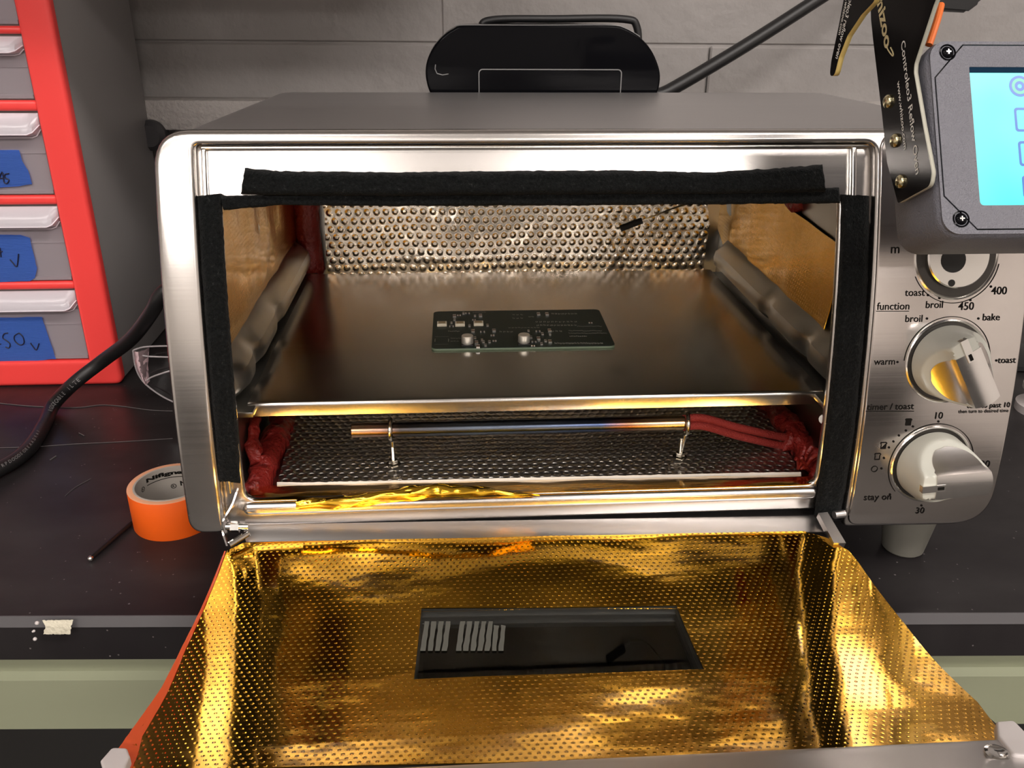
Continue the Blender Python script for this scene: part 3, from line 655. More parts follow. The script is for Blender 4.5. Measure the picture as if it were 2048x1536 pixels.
def dial_ring(c, par=OV):
    y = Yf(c[1]); dy = (Yf(c[1] + 0.01) - Yf(c[1] - 0.01)) / 0.02; N = Vector((0, -1, dy)).normalized(); o = Vector((c[0], y - 0.0012, c[1]))
    bm = NB(); LA(bm, [(0.0217, -0.0008), (0.0215, 0.0004), (0.0209, 0.0008), (0.0203, 0.0004), (0.0201, 0.0001)], o, N, 56, False, False); r = bm_obj('dial_ring', bm, M_EDGE, par)
    bm = NB(); LA(bm, [(0.0202, 0.0002), (0.0, 0.0002)], o, N, 56, False, False); bm_obj('dial_recess', bm, mat('dark_recess', (0.07, 0.065, 0.06, 1), 0.35, 0.8), r)
    return o, N
def knob(c, ang, lab, H=0.0255):
    o, N = dial_ring(c); a = Vector((1, 0, 0)); b = N.cross(a).normalized()   # b points up in the panel
    if b.z < 0: b = -b
    ca, sa = math.cos(ang), math.sin(ang); U = a * ca + b * sa; V = -a * sa + b * ca   # U along the grip, V across
    R0 = 0.0180; hb = 0.0072
    def hgt(u, v):
        t = abs(v) - hb * 0.92
        if t <= 0: return H - 0.0009 * (v / hb) ** 2
        s = t / (R0 - hb); return max(H - 0.0009 - (H - 0.0085) * (s ** 0.62) * 0.98, 0.0085)
    def P3(u, v, h): return o + U * u + V * v + N * h
    bm = NB(); nr, na = 26, 96; rings = []
    for j in range(6):
        h0 = j / 5; rr = []
        for k in range(na):
            t = 2 * math.pi * k / na; rad = R0 + 0.0006 * (1 - h0) ; u, v = rad * math.cos(t), rad * math.sin(t)
            hh = 0.0006 + (hgt(u * R0 / rad, v * R0 / rad) - 0.0012) * h0; rr.append(bm.verts.new(P3(u, v, hh)))
        rings.append(rr)
    for i in range(nr):
        rad = R0 * (1 - i / nr) * 0.975; rings.append([bm.verts.new(P3(rad * math.cos(2 * math.pi * k / na), rad * math.sin(2 * math.pi * k / na), hgt(rad * math.cos(2 * math.pi * k / na), rad * math.sin(2 * math.pi * k / na)))) for k in range(na)])
    for A, Bq in zip(rings, rings[1:]):
        for k in range(na): bm.faces.new((A[k], A[(k + 1) % na], Bq[(k + 1) % na], Bq[k]))
    bm.faces.new(rings[-1])
    kb = bm_obj('knob', bm, M_GREYP, OV, True, 0.8); kb['label'] = lab
    bm = NB()   # metal cap over grip and scoops
    def capf(d):
        def f(p, q):
            t = (q * 2 - 1); v = t * R0 * 0.835; um = math.sqrt(max((R0 * 0.985) ** 2 - v * v, 0)); q2 = max(0.0, (abs(v) - hb) / (R0 * 0.84 - hb)); u0 = -R0 * 0.60 if abs(v) < hb else -R0 * 0.55 * math.sqrt(max(0, 1 - q2 * q2)) + 0.0015 * (q2 > 0.9); um = um if abs(v) < hb else um * 0.93 * math.sqrt(max(0.0, 1 - q2 ** 4)); u = u0 + (max(um, u0 + 0.0005) - u0) * p
            return P3(u, v, hgt(u, v) + d)
        return f
    grid(bm, capf(0.0006), 20, 60, True, capf(-0.0008))
    bm_obj('metal_cap', bm, M_KNOBM, kb, True, 0.5)
    bm = NB(); u0 = -R0 * 0.60
    for v0, v1, u1, mt in ((-0.0018, 0.0018, -R0 * 0.36, 0),):
        vs = [P3(uu, vv, H + hh) for hh in (-0.002, 0.0009) for uu, vv in ((-R0 * 1.01, v0), (u1, v0), (u1, v1), (-R0 * 1.01, v1))]
        vv = [bm.verts.new(p) for p in vs]
        for f in ((0, 1, 2, 3), (4, 5, 6, 7), (0, 1, 5, 4), (1, 2, 6, 5), (2, 3, 7, 6), (3, 0, 4, 7)): bm.faces.new([vv[i] for i in f])
    bm_obj('pointer', bm, M_EDGE, kb, False)
    bm = NB(); vs = [P3(uu, vv, H + 0.0011) for uu, vv in ((-R0 * 0.58, -0.0008), (-R0 * 0.40, -0.0008), (-R0 * 0.40, 0.0008), (-R0 * 0.58, 0.0008))]
    bm.faces.new([bm.verts.new(p) for p in vs]); bm_obj('pointer_slot', bm, M_PRINT, kb, False)
    return kb
knob(K2, math.radians(4), 'lower timer knob with its metal grip level')
knob(K1, math.radians(-62), 'middle function knob with its metal grip turned steeply down')
# third dial without its knob
o, N = dial_ring(K0); bm = NB(); LA(bm, [(0.0158, 0.0004), (0.0158, 0.0022), (0.0152, 0.0028), (0, 0.0028)], o, N, 48, False, False)
dp = bm_obj('dial_plate', bm, M_EDGE, OV); dp['label'] = 'bare bright plate of the upper dial, its knob missing'
for px, py, r in ((1903, 566, 0.0017), (1907, 520, 0.0062)):
    p = face(px, py, -0.0042); bm = NB(); LA(bm, [(r, 0), (r, 0.0003), (0, 0.0003)], p, N, 24); bm_obj('screw_hole', bm, M_SEAM, dp, False)
# feet
for x, y in ((0.392, -0.0215), (0.03, -0.010), (0.392, 0.22), (0.03, 0.22)):
    bm = NB(); LA(bm, [(0.0105, 0.0), (0.0115, 0.001), (0.0165, 0.034 if x > 0.2 else 0.041)], (x, y + 0.012, 0.0), (0, 0, 1), 28); bm_obj('foot', bm, M_FOOT, OV)
# eye bolts that carry the heater
for px in (783, 1372):
    base = on(px, 945 if px < 1000 else 928, 1, 0.014); x = on(px, 857, 1, 0.019).x; ctr = Vector((x, 0.019, 0.0706 if px < 1000 else 0.0700))
    bx = Vector((x - (0.0 if px < 1000 else 0.002), 0.019, 0.0475))
    bm = NB(); pts = [ctr + Vector((0.0006 * math.sin(t), 0.0062 * math.sin(t), 0.0062 * math.cos(t))) for t in [2 * math.pi * k / 28 for k in range(29)]]
    T(bm, pts, 0.0012, 10, False); T(bm, [ctr - Vector((0, 0, 0.007)), bx], 0.0011, 12)
    for k in range(14):
        z = bx.z + 0.001 + k * 0.0008; LA(bm, [(0.0011, 0), (0.00142, 0.00035), (0.0011, 0.0007)], (bx.x, bx.y, z), (0, 0, 1), 14, False, False)
    e = bm_obj('eye_bolt', bm, M_NICKEL, OV)
    bm = NB(); LA(bm, [(0.0026, 0), (0.0029, 0.0004), (0.0029, 0.002), (0.0026, 0.0024)], (bx.x, bx.y, 0.0490), (0, 0, 1), 6); bm_obj('nut', bm, M_NICKEL, e, False)
    bm = NB(); LA(bm, [(0.0042, 0), (0.0042, 0.0006)], (bx.x, bx.y, 0.0480), (0, 0, 1), 20); bm_obj('washer', bm, M_NICKEL, e)
# ---- door
DR = bpy.data.objects.new('door', None); COL.objects.link(DR); DR.parent = OV; DR['label'] = 'fold-down oven door lying open, lined with gold film'
def dmap(bm, d0, cut=0.006, wob=0.0):
    ys = [v.co.y for v in bm.verts]; y = min(ys) + cut
    while y < max(ys):
        bmesh.ops.bisect_plane(bm, geom=bm.verts[:] + bm.edges[:] + bm.faces[:], plane_co=(0, y, 0), plane_no=(0, 1, 0), dist=1e-7); y += cut
    if wob:
        x = min(v.co.x for v in bm.verts) + 0.01
        while x < max(v.co.x for v in bm.verts):
            bmesh.ops.bisect_plane(bm, geom=bm.verts[:] + bm.edges[:] + bm.faces[:], plane_co=(x, 0, 0), plane_no=(1, 0, 0), dist=1e-7); x += 0.01
    for v in bm.verts: v.co.z += Zd(v.co.y) + d0 + wob * noise.noise(Vector((v.co.x * 25, v.co.y * 25, 4)))
    return bm
dxy = lambda L: [(p.x, p.y) for p in (door(*q) for q in L)]
fl = dxy([(487, 1086), (455, 1101), (440, 1128), (403, 1221), (368, 1298), (327, 1385), (280, 1462), (250, 1512), (232, 1542)])
frr = dxy([(1930, 1506), (1985, 1492), (1998, 1462), (1955, 1406), (1875, 1328), (1808, 1248), (1719, 1130), (1698, 1104), (1655, 1078), (1607, 1063)])
win = dxy([(843, 1218), (1353, 1212), (1408, 1340), (828, 1360)])
bm_obj('gold_lining', dmap(shape([fl + frr, win], 0.0004), 0.0, wob=0.0005), M_GOLDD, DR, True, 0.9)
YE = door(1500, 1514).y
bm = shape([[(0.0150, -0.050), (0.3280, -0.050), (0.3280, YE - 0.002), (0.0150, YE - 0.002)], win], 0.004, 0.0006)
bm_obj('door_panel', dmap(bm, -0.0044), M_DARK, DR)
cxm = sum(p[0] for p in win) / 4; cym = sum(p[1] for p in win) / 4
bm = shape([[(cxm + (x - cxm) * 1.01, cym + (y - cym) * 1.01) for x, y in win]], 0.002)
g = bm_obj('viewing_window', dmap(bm, -0.0025), M_GLASS, DR); g['label'] = 'clear glass viewing window left bare in the gold lining'
bm = NB()
for k in range(12):
    if k == 4: continue
    x0 = 846 + k * 14.2; a = [door(x0 + 3, 1243), door(x0 + 13, 1243), door(x0 + 8 - 3, 1302), door(x0 - 5, 1302)]
    if k > 9: a[0], a[1] = door(x0, 1250), door(x0 + 9, 1252)
    bm.faces.new([bm.verts.new(p + Vector((0, 0, 0.0001))) for p in a])
bmesh.ops.subdivide_edges(bm, edges=bm.edges[:], cuts=5, use_grid_fill=True)
for v in bm.verts: v.co.x += 0.0004 * noise.noise(v.co * 700)
sc = bm_obj('scraped_coating', bm, mat('grey_residue', (0.10, 0.10, 0.085, 1), 0.7), g, False); sc['label'] = 'grey strips of residue on the glass'
# orange sealant edge on the left
eo = dxy([(449, 1104), (404, 1215), (366, 1292), (324, 1376), (262, 1464), (228, 1512), (214, 1538)]); ei = dxy([(452, 1104), (407, 1222), (371, 1302), (333, 1392), (285, 1475), (276, 1512), (262, 1545)])
bm = NB(); grid(bm, lambda u, v: Vector((plist(eo, v)[0] * (1 - u) + plist(ei, v)[0] * u, plist(eo, v)[1] * (1 - u) + plist(ei, v)[1] * u, 0.0006 + 0.0003 * noise.noise(Vector((u * 3, v * 30, 1))))), 4, 60)
for v in bm.verts: v.co.z += Zd(v.co.y)
o = bm_obj('edge_sealant', bm, mat('orange_red_sealant', (0.62, 0.085, 0.02, 1), 0.35), DR); o['label'] = 'orange red sealant along the left edge of the door'
# inner flange at the hinge side
A = [face(486, 1049, 0.0045), face(1645, 1031, 0.0045), door(1668, 1063), door(492, 1084)]
bm = NB(); grid(bm, lambda u, v: A[0].lerp(A[1], u).lerp(A[3].lerp(A[2], u), v) + Vector((0, -0.0006 * math.sin(v * math.pi), 0)), 20, 6, True, lambda u, v: A[0].lerp(A[1], u).lerp(A[3].lerp(A[2], u), v) + Vector((0, 0.0010, -0.0012)))
bm_obj('hinge_flange', bm, M_ALU, DR)
# far rail with corner lugs and screw
bm = shape([rrect(0.0135, YE - 0.024, 0.3295, YE, 0.002)], 0.006, 0.0008); bm_obj('top_rail', dmap(bm, -0.003, 0.004), M_ALU, DR)
for L, lab in (([(1987, 1461), (2022, 1458), (2075, 1512), (2050, 1531), (2020, 1528), (1990, 1490)], 'right'), ([(205, 1540), (228, 1513), (258, 1514), (264, 1530), (252, 1560), (215, 1570)], 'left')):
    bm = shape([RP([(x, y, 0.0015) for x, y in dxy(L)])], 0.005, 0.0009, 3); o = bm_obj('corner_lug', dmap(bm, -0.0005, 0.004), M_LUG, DR); o['label'] = 'pale plastic corner block at the %s end of the door' % lab
p = door(1990, 1522) + Vector((0, 0, 0.003)); bm = NB(); LA(bm, [(0.0042, 0), (0.0040, 0.0008), (0.0030, 0.0012), (0.0018, 0.0007), (0, 0.0006)], p, (0, 0.1, 1), 24); bm_obj('rail_screw', bm, M_CHROME, DR)
# hinge arms
bm = NB(); a = [face(1637, 1026, -0.004), face(1655, 1024, -0.004), door(1692, 1086, 0.002), door(1668, 1086, 0.002)]
grid(bm, lambda u, v: a[0].lerp(a[1], u).lerp(a[3].lerp(a[2], u), v), 2, 6, True, lambda u, v: a[0].lerp(a[1], u).lerp(a[3].lerp(a[2], u), v) + Vector((0.0003, 0.002, -0.004)))
hp = face(1668, 1030, -0.001); T(bm, [hp, hp + Vector((0.006, 0.001, 0.0))], 0.0022, 14)
bm_obj('hinge_arm', bm, M_ALU, DR)
bm = NB(); c = [face(470, 990, 0.002), face(447, 1045, -0.005), door(446, 1098, 0.003), door(470, 1078, 0.004)]
pts = smooth_path([face(471, 985, 0.004), face(462, 1010, 0.0), face(444, 1042, -0.005), face(443, 1062, -0.005), door(452, 1092, 0.002)], 6)
grid(bm, lambda u, v: pts[int(v * (len(pts) - 1))] + Vector((0.0, 0.005 * u, 0)), 1, len(pts) - 1, True, lambda u, v: pts[int(v * (len(pts) - 1))] + Vector((0.0009, 0.005 * u, 0)))
T(bm, [face(452, 1053, -0.004), face(497, 1053, -0.004)], 0.0017, 12); T(bm, [face(462, 1054, -0.0045), face(479, 1054, -0.0045)], 0.0029, 6)
T(bm, [door(458, 1090, 0.004), door(497, 1066, 0.005)], 0.0016, 10)
bm_obj('hinge_arm', bm, M_CHROME, DR)
# ================================================================== baking tray on the rails
TZ = 0.0977
tr = thing('baking_tray', 'flat steel baking tray with a folded front lip resting on the oven rails', 'tray', (0.18, 0.11, 0.0963))
prof = [(0.2270, TZ), (0.0022, TZ), (0.0010, TZ - 0.0003), (0.0002, TZ - 0.0010), (0.0, TZ - 0.0022), (0.0, TZ - 0.0078), (0.0009, TZ - 0.0080), (0.0010, TZ - 0.0013), (0.0025, TZ - 0.0012), (0.2270, TZ - 0.0012)]
bm_obj('tray_plate', extx(NB(), prof, 0.0242, 0.3333, 8), M_TRAY, tr, True, 0.9)
# ================================================================== circuit board
pz = TZ + 0.0017
BL = on(863, 703, 2, TZ); BR = on(1231, 697, 2, TZ); TL = on(871, 623, 2, pz); TR = on(1213, 618, 2, pz)
ex = (BR - BL); ex.z = 0; bw = ex.length; ex.normalize(); ey = Vector((-ex.y, ex.x, 0)); bh = ((TL - BL).dot(ey) + (TR - BR).dot(ey)) / 2
pcb = thing('circuit_board', 'small dark green circuit board with three white chips lying on the baking tray', 'circuit board', tuple(BL + ex * bw / 2 + ey * bh / 2))
def bp(a, b, c=0.0): return BL + ex * a + ey * b + Vector((0, 0, c))
def tob(bm):
    for v in bm.verts: v.co = bp(*v.co)
    return bm
bm_obj('board', tob(shape([rrect(0, 0, bw, bh, 0.0035)], 0.0016)), M_GREENE, pcb, False)
bo = bm_obj('solder_mask', tob(shape([rrect(0.0001, 0.0001, bw - 0.0001, bh - 0.0001, 0.0035)], 0.00018)), M_GREEN, pcb, False)
for v in bo.data.vertices: v.co.z += 0.00155
def bq(px, py, z=pz + 0.0002):
    p = on(px, py, 2, z) - BL; return p.dot(ex), p.dot(ey)
first = {}
def place_on_board(kind, mk, px, py, rot=0.0):
    """first of a kind is built, the next ones are copies sharing its mesh"""
    a, b = bq(px, py)
    if kind not in first:
        first[kind] = mk(); o = first[kind]
    else:
        s = first[kind]; o = s.copy(); COL.objects.link(o); o.parent = pcb
        for ch in list(s.children):
            c = ch.copy(); COL.objects.link(c); c.parent = o
    p = bp(a, b, 0.0017) - pcb.location; o.location = p; o.rotation_euler = (0, 0, math.atan2(ex.y, ex.x) + rot); return o
def local_obj(name, bm, mt, parent, smooth=True):
    me = bpy.data.meshes.new(name); bmesh.ops.recalc_face_normals(bm, faces=bm.faces); bm.to_mesh(me); bm.free()
    if smooth: me.polygons.foreach_set('use_smooth', [True] * len(me.polygons)); me.set_sharp_from_angle(angle=0.6)
    me.materials.append(mt); o = bpy.data.objects.new(name, me); COL.objects.link(o); o.parent = parent; return o
def mk_led():
    o = local_obj('led', B(NB(), (-0.0031, -0.0028, 0), (0.0031, 0.0028, 0.0019), 0.0003), M_COMPW, pcb)
    bm = NB(); B(bm, (-0.0022, -0.0014, 0.0019), (0.0022, 0.0019, 0.00196), 0.0); local_obj('phosphor', bm, mat('phosphor', (0.30, 0.22, 0.11, 1), 0.5), o); return o
for x, y in ((884, 650), (920, 650), (957, 649)): place_on_board('led', mk_led, x, y)
def mk_cap():
    bm = NB(); B(bm, (-0.0038, -0.0038, 0), (0.0038, 0.0038, 0.0008), 0.0006); o = local_obj('capacitor', bm, M_COMPB, pcb)
    bm = NB(); LA(bm, [(0.0034, 0.0008), (0.0036, 0.0012), (0.0036, 0.0054), (0.0033, 0.0058), (0, 0.0058)], (0, 0, 0), (0, 0, 1), 28); c = local_obj('can', bm, M_CAP, o); return o
for x, y in ((935, 688), (1048, 686)): place_on_board('cap', mk_cap, x, y)
def mk_chip(l, wd, h, mt):
    def f():
        bm = NB(); B(bm, (-l / 2, -wd / 2, 0), (l / 2, wd / 2, h), 0.0001, 1); o = local_obj('resistor' if mt is M_COMPB else 'ceramic_capacitor', bm, mt, pcb, False)
        bm = NB()
        for s in (-1, 1): B(bm, (-l / 2 - 0.00005, s * wd / 2 - 0.0004, 0), (l / 2 + 0.00005, s * wd / 2 + 0.0004, h + 0.00005))
        local_obj('terminal', bm, M_COMPT, o, False); return o
    return f
r1 = mk_chip(0.0013, 0.0022, 0.0007, M_COMPB); r2 = mk_chip(0.0020, 0.0030, 0.0010, M_COMPBR); r3 = mk_chip(0.0011, 0.0016, 0.0006, M_COMPBR)
A1 = [(903, 646), (903, 653), (909, 633), (918, 631), (927, 627), (935, 627), (950, 632), (961, 632), (909, 640), (948, 640), (939, 652), (975, 651), (946, 663), (965, 664), (988, 662), (985, 671), (950, 676), (953, 686), (964, 680), (967, 684), (979, 684), (989, 682), (956, 694), (971, 691), (1057, 662), (1076, 663), (1085, 668), (1077, 678), (1062, 675), (1068, 684), (1078, 681), (1091, 682), (1100, 684), (1066, 692), (1083, 688), (1099, 662), (1100, 669), (1077, 629), (1094, 629), (1181, 646)]
for i, (x, y) in enumerate(A1):
    if i % 5 == 2 or (x, y) in ((1077, 629), (1094, 629), (988, 662), (1099, 662)): place_on_board('r2', r2, x, y)
    elif i % 3: place_on_board('r1', r1, x, y, math.pi / 2 if i % 4 == 1 else 0)
    else: place_on_board('r3', r3, x, y, math.pi / 2 if i % 2 else 0)
def mk_pad():
    bm = NB(); LA(bm, [(0.0017, 0.0), (0.0017, 0.0002), (0.0010, 0.0002), (0.0009, 0.0)], (0, 0, -0.0002), (0, 0, 1), 20, False, False); return local_obj('mounting_pad', bm, M_GOLDP, pcb)
for x, y in ((884, 628), (880, 691), (1187, 622), (1214, 685)): place_on_board('pad', mk_pad, x, y)
bm = NB(); rnd = random.Random(3)
def mark(px, py, w_, h_):
    a, b = bq(px, py); bmq = bm; vs = [bm.verts.new(bp(a + i * w_ / 2, b + j * h_ / 2, 0.00176)) for i, j in ((-1, -1), (1, -1), (1, 1), (-1, 1))]; bm.faces.new(vs)
def row(x0, x1, y, n, hh=0.0016):
    for k in range(n):
        x = x0 + (x1 - x0) * k / (n - 1); mark(x, y + rnd.uniform(-0.6, 0.6), 0.0003, hh); mark(x + 1.8, y + rnd.uniform(-1, 1), 0.0007, 0.0003); mark(x + 3, y, 0.0003, hh * rnd.uniform(.4, 1))
row(1026, 1042, 629, 3); row(1026, 1042, 636, 3); row(1058, 1064, 633, 2); row(1104, 1150, 627, 8, 0.0026); row(1072, 1150, 643, 11, 0.0022); row(1074, 1150, 650, 12, 0.0024); row(1018, 1075, 655, 10, 0.0012)
row(1000, 1022, 663, 4, 0.0024); row(1104, 1120, 662, 3, 0.0024); row(1138, 1200, 661, 14, 0.001); row(1138, 1210, 666, 15, 0.001); row(1140, 1170, 672, 8, 0.0016); row(1110, 1202, 686, 17, 0.0024); row(897, 915, 662, 5, 0.0012)
row(902, 918, 676, 4, 0.0008); row(902, 914, 682, 3, 0.0008); row(946, 968, 624, 5, 0.001); row(1155, 1200, 652, 10, 0.0008)
for x0, y0, x1, y1 in ((871, 673, 896, 673), (870, 688, 896, 688)):
    a, b = bq((x0 + x1) / 2, y0); mark((x0 + x1) / 2, y0, 0.0085, 0.00015)
for x0 in (870, 897): mark(x0, 680, 0.00025, 0.0052)
bm_obj('silkscreen', bm, mat('dull_silkscreen', (0.40, 0.40, 0.36, 1), 0.7), pcb, False)
# ================================================================== heating element
ra = on(703, 861, 1, 0.0190); rb = on(1368, 856, 1, 0.0190); ra.z = rb.z = 0.0705; 
he = thing('heating_element', 'heat-tinted metal heater rod with two red sleeved wires held by eye bolts', 'heating element', tuple(ra))
bm = NB(); LA(bm, [(0.0038, 0), (0.0042, 0.0004), (0.0042, (rb - ra).length - 0.0004), (0.0038, (rb - ra).length)], ra, rb - ra, 28); bm_obj('rod', bm, M_ROD, he)
for k, (dz, dy) in enumerate(((0.0019, 0.001), (-0.0021, -0.001))):
    s = rb + Vector((-0.001, dy, dz)); e = on(1590, 878 if k == 0 else 896, 1, 0.030)
    bm = NB(); T(bm, smooth_path([s, s + Vector((0.012, 0, 0.0002)), s.lerp(e, 0.5) + Vector((0, 0, 0.0008)), e, e + Vector((0.018, 0.003, -0.002))], 10), 0.0024, 14)
    bm_obj('sleeved_wire', bm, M_SLEEVE, he)
# ================================================================== thermocouple
tc = thing('temperature_probe', 'thin black temperature probe hanging into the cavity on a fine wire', 'probe', tuple(on(1262, 449, 1, 0.12)))
p0 = on(1241, 457, 1, 0.12); p1 = on(1284, 441, 1, 0.12)
bm = NB(); T(bm, [p0, p1], 0.0021, 12); bm_obj('probe_tip', bm, mat('black_sleeving', (0.006, 0.006, 0.006, 1), 0.8), tc)
bm = NB(); T(bm, smooth_path([p1, on(1310, 431, 1, 0.12), on(1345, 417, 1, 0.13), on(1385, 403, 1, 0.16), on(1400, 385, 1, 0.19)], 6), 0.0006, 8); bm_obj('wire', bm, M_COMPT, tc)
# ================================================================== touchscreen controller
TH = math.radians(30); NX = Vector((1, 0, 0)); NU = Vector((0, math.sin(TH), math.cos(TH))); NO = Vector((0, -math.cos(TH), math.sin(TH)))
F0 = CAM + ray(1960, 408) * 0.312
def bx(px, py, h=0.0):
    r = ray(px, py); t = (F0 + NO * h - CAM).dot(NO) / r.dot(NO); p = CAM + r * t - F0; return p.dot(NX), p.dot(NU)
def bw3(a, b, h=0.0): return F0 + NX * a + NU * b + NO * h
def tobx(bm):
    for v in bm.verts: v.co = bw3(*v.co)
    return bm
aL = (bx(1851, 110)[0] + bx(1881, 430)[0]) / 2; bT = bx(1950, 77)[1]; bB = bx(1960, 474)[1]; aR = aL + 0.128
rc = thing('reflow_controller', 'dark grey controller box with a bright blue touchscreen tilted above the oven dials', 'controller', tuple(bw3((aL + aR) / 2, bB, -0.02)))
D = 0.036
bm = NB(); L0 = rrect(aL, bB, aR, bT, 0.0085, 8)
rings = []
for h, g in ((-D, 0.004), (-D + 0.002, 0.0022), (-D * 0.5, 0.0005), (-0.0035, 0), (-0.0012, 0.0006), (0, 0.002)):
    rings.append([bm.verts.new(bw3(x + (g if x < (aL + aR) / 2 else -g), y + (g if y < (bT + bB) / 2 else -g), h)) for x, y in L0])
for A_, B_ in zip(rings, rings[1:]):
    for k in range(len(L0)): bm.faces.new((A_[k], A_[(k + 1) % len(L0)], B_[(k + 1) % len(L0)], B_[k]))
bm.faces.new(rings[0])
bm_obj('enclosure', bm, M_BOX, rc, True, 0.7)
sc0 = bx(1936, 134); sc1 = bx(1962, 411); sx0 = (sc0[0] + sc1[0]) / 2; sy1 = sc0[1]; sy0 = sc1[1]; sx1 = sx0 + 0.0735
G = 0.0011; face_loop = rrect(aL + G, bB + G, aR - G, bT - G, 0.0065, 8)
gx = bx(1876, 250)[0]; gt = bx(1960, 86)[1] - 0.0006; gb = bx(1990, 460)[1]
oct_ = lambda e: [(gx + 0.0115 + e * .4, gb + e), (aR - 0.020 - e * .4, gb + e), (aR - 0.008 - e, gb + 0.0125 + e * .4), (aR - 0.008 - e, gt - 0.0125 - e * .4), (aR - 0.020 - e * .4, gt - e), (gx + 0.0115 + e * .4, gt - e), (gx + e, gt - 0.0125 - e * .4), (gx + e, gb + 0.0125 + e * .4)]
hole = rrect(sx0, sy0, sx1, sy1, (0.0015, 0.0015, 0.0004, 0.0004), 4)
bm = shape([face_loop, oct_(0.0)], 0.0012)
for v in bm.verts: v.co.z -= 0.0012
fpn = bm_obj('front_plate', tobx(bm), M_BOX, rc)
bm = shape([oct_(0.0005), hole], 0.0005)
for v in bm.verts: v.co.z -= 0.0004
bm_obj('screen_bezel', tobx(bm), M_BOX, rc)
bm = B(NB(), (aL + 0.003, bB + 0.003, -0.0040), (aR - 0.003, bT - 0.003, -0.0022)); bm_obj('inner_plate', tobx(bm), M_SEAM, rc, False)
bm = B(NB(), (sx0, sy0, -0.0022), (sx1, sy1 - 0.0003, -0.0002)); sn = bm_obj('touchscreen', tobx(bm), M_SCREEN, rc, False)
def ring2(loopo, loopi, mt, name, h=-0.00018):
    bm = shape([loopo, loopi] if loopi else [loopo], 0.00004)
    for v in bm.verts: v.co.z += h
    return bm_obj(name, tobx(bm), mt, sn, False)
cc = bx(2040, 172); circ = lambda r: [(cc[0] + r * math.cos(t * math.pi / 24), cc[1] + r * math.sin(t * math.pi / 24)) for t in range(48)]
ring2(circ(0.0040), circ(0.0030), M_ICON, 'screen_icon'); ring2(circ(0.0030), circ(0.0019), M_ICONG, 'screen_icon', -0.00017); ring2(circ(0.0019), circ(0.0008), M_ICON, 'screen_icon')
for y0, y1, xl in ((215, 263, 2028), (282, 332, 2036), (351, 396, 2044)):
    a0, b1 = bx(xl, y0); _, b0 = bx(xl, y1)
    ring2(rrect(a0, b0, a0 + 0.030, b1, 0.0012), rrect(a0 + 0.0009, b0 + 0.0009, a0 + 0.0291, b1 - 0.0009, 0.0006), M_ICON, 'screen_button')
bm = B(NB(), (sx0, sy1 - 0.0021, -0.00021), (sx1, sy1, -0.00008)); bm_obj('screen_top_bar', tobx(bm), mat('dark_blue_bezel', (0.003, 0.02, 0.045, 1), 0.8, spec=0.1), sn, False)  # navy strip drawn for the upper inner wall of the screen recess
for px, py in ((1895, 105), (1922, 438)):
    a, b = bx(px, py)
    for q in range(2):
        aa = a if q == 0 else aR + aL - a
        p = bw3(aa, b, 0.0)
        bm = NB(); LA(bm, [(0.0031, 0.0), (0.0031, 0.0002), (0.0026, 0.0003), (0.0024, -0.0002), (0.0019, 0.0005), (0.0009, 0.0009), (0, 0.0009)], p, NO, 28, False, False); s = bm_obj('screw', bm, M_BLACKG, rc)
        bm = NB()
        for aw, ah in ((0.0009, 0.00022), (0.00022, 0.0009)): B(bm, (aa - aw, b - ah, 0.00088), (aa + aw, b + ah, 0.00096))
        bm_obj('cross_slot', tobx(bm), M_COMPT, s, False)
# brackets: black circuit-board plates standing beside the box
XB = bw3(aL, 0).x - 0.0022
def plate(L, x, th, edge, name_, lab, wob=0):
    P = [on(a, b, 0, x) for a, b in L]; lp = [(p.y, p.z) for p in P]
    bm = shape([RP([(a, b, 0.004) for a, b in lp])], th)
    for v in bm.verts: v.co = Vector((x - th / 2 + v.co.z, v.co.x, v.co.y))
    o = bm_obj(name_, bm, M_PCBK, rc, False); o.data.materials.append(edge)
    for p in o.data.polygons:
        if abs(p.normal.x) < 0.5: p.material_index = 1
    o['label'] = lab; return o
b1 = plate([(1742, -60), (1900, -60), (1872, 10), (1833, 128), (1832, 145), (1850, 250), (1868, 345), (1864, 372), (1800, 407), (1797, 396), (1778, 325), (1768, 230), (1750, 80), (1746, 40)], XB, 0.0016, M_FR4, 'mounting_bracket', 'black circuit-board bracket with white printing beside the controller')
X2 = 0.287
b2 = plate([(1700, -40), (1775, -40), (1752, 5), (1728, 30), (1700, 72), (1683, 115), (1674, 152), (1664, 152), (1668, 120), (1682, 55)], X2, 0.0021, M_FR4Y, 'mounting_bracket', 'black bracket arm with a yellow edge pointing down behind the oven front')
def sidetext(s, a, b, h, x, par, mt=M_SILK, bold=0.01, flip=False, shear=0.0):
    """text running from picture point a to b on the plane x = const"""
    A_ = on(*a, 0, x); B_ = on(*b, 0, x); d = (B_ - A_); L = d.length; d.normalize(); up = Vector((1, 0, 0)).cross(d)
    up = Vector((0, -d.z, d.y)) if not flip else Vector((0, d.z, -d.y))
    bm = text_bm(s, bold=bold, shear=shear); fit(bm, 0, L, 0, h)
    for v in bm.verts: v.co = A_ + d * v.co.x - up * v.co.y * 1 + Vector((-0.00005, 0, 0))
    return bm_obj('printed_lettering', bm, mt, par, False)
xs = XB - 0.0009
sidetext('Controleo3 Reflow Oven', (1806, 82), (1836, 347), 0.0030, xs, b1)
sidetext('www.whizoo.com', (1797, 162), (1811, 298), 0.0022, xs, b1)
M_CREAM = mat('cream_lettering', (0.72, 0.60, 0.33, 1), 0.5)
sidetext('whizoo', (1755, -34), (1777, 92), 0.0058, xs, b1, M_CREAM, 0.03)
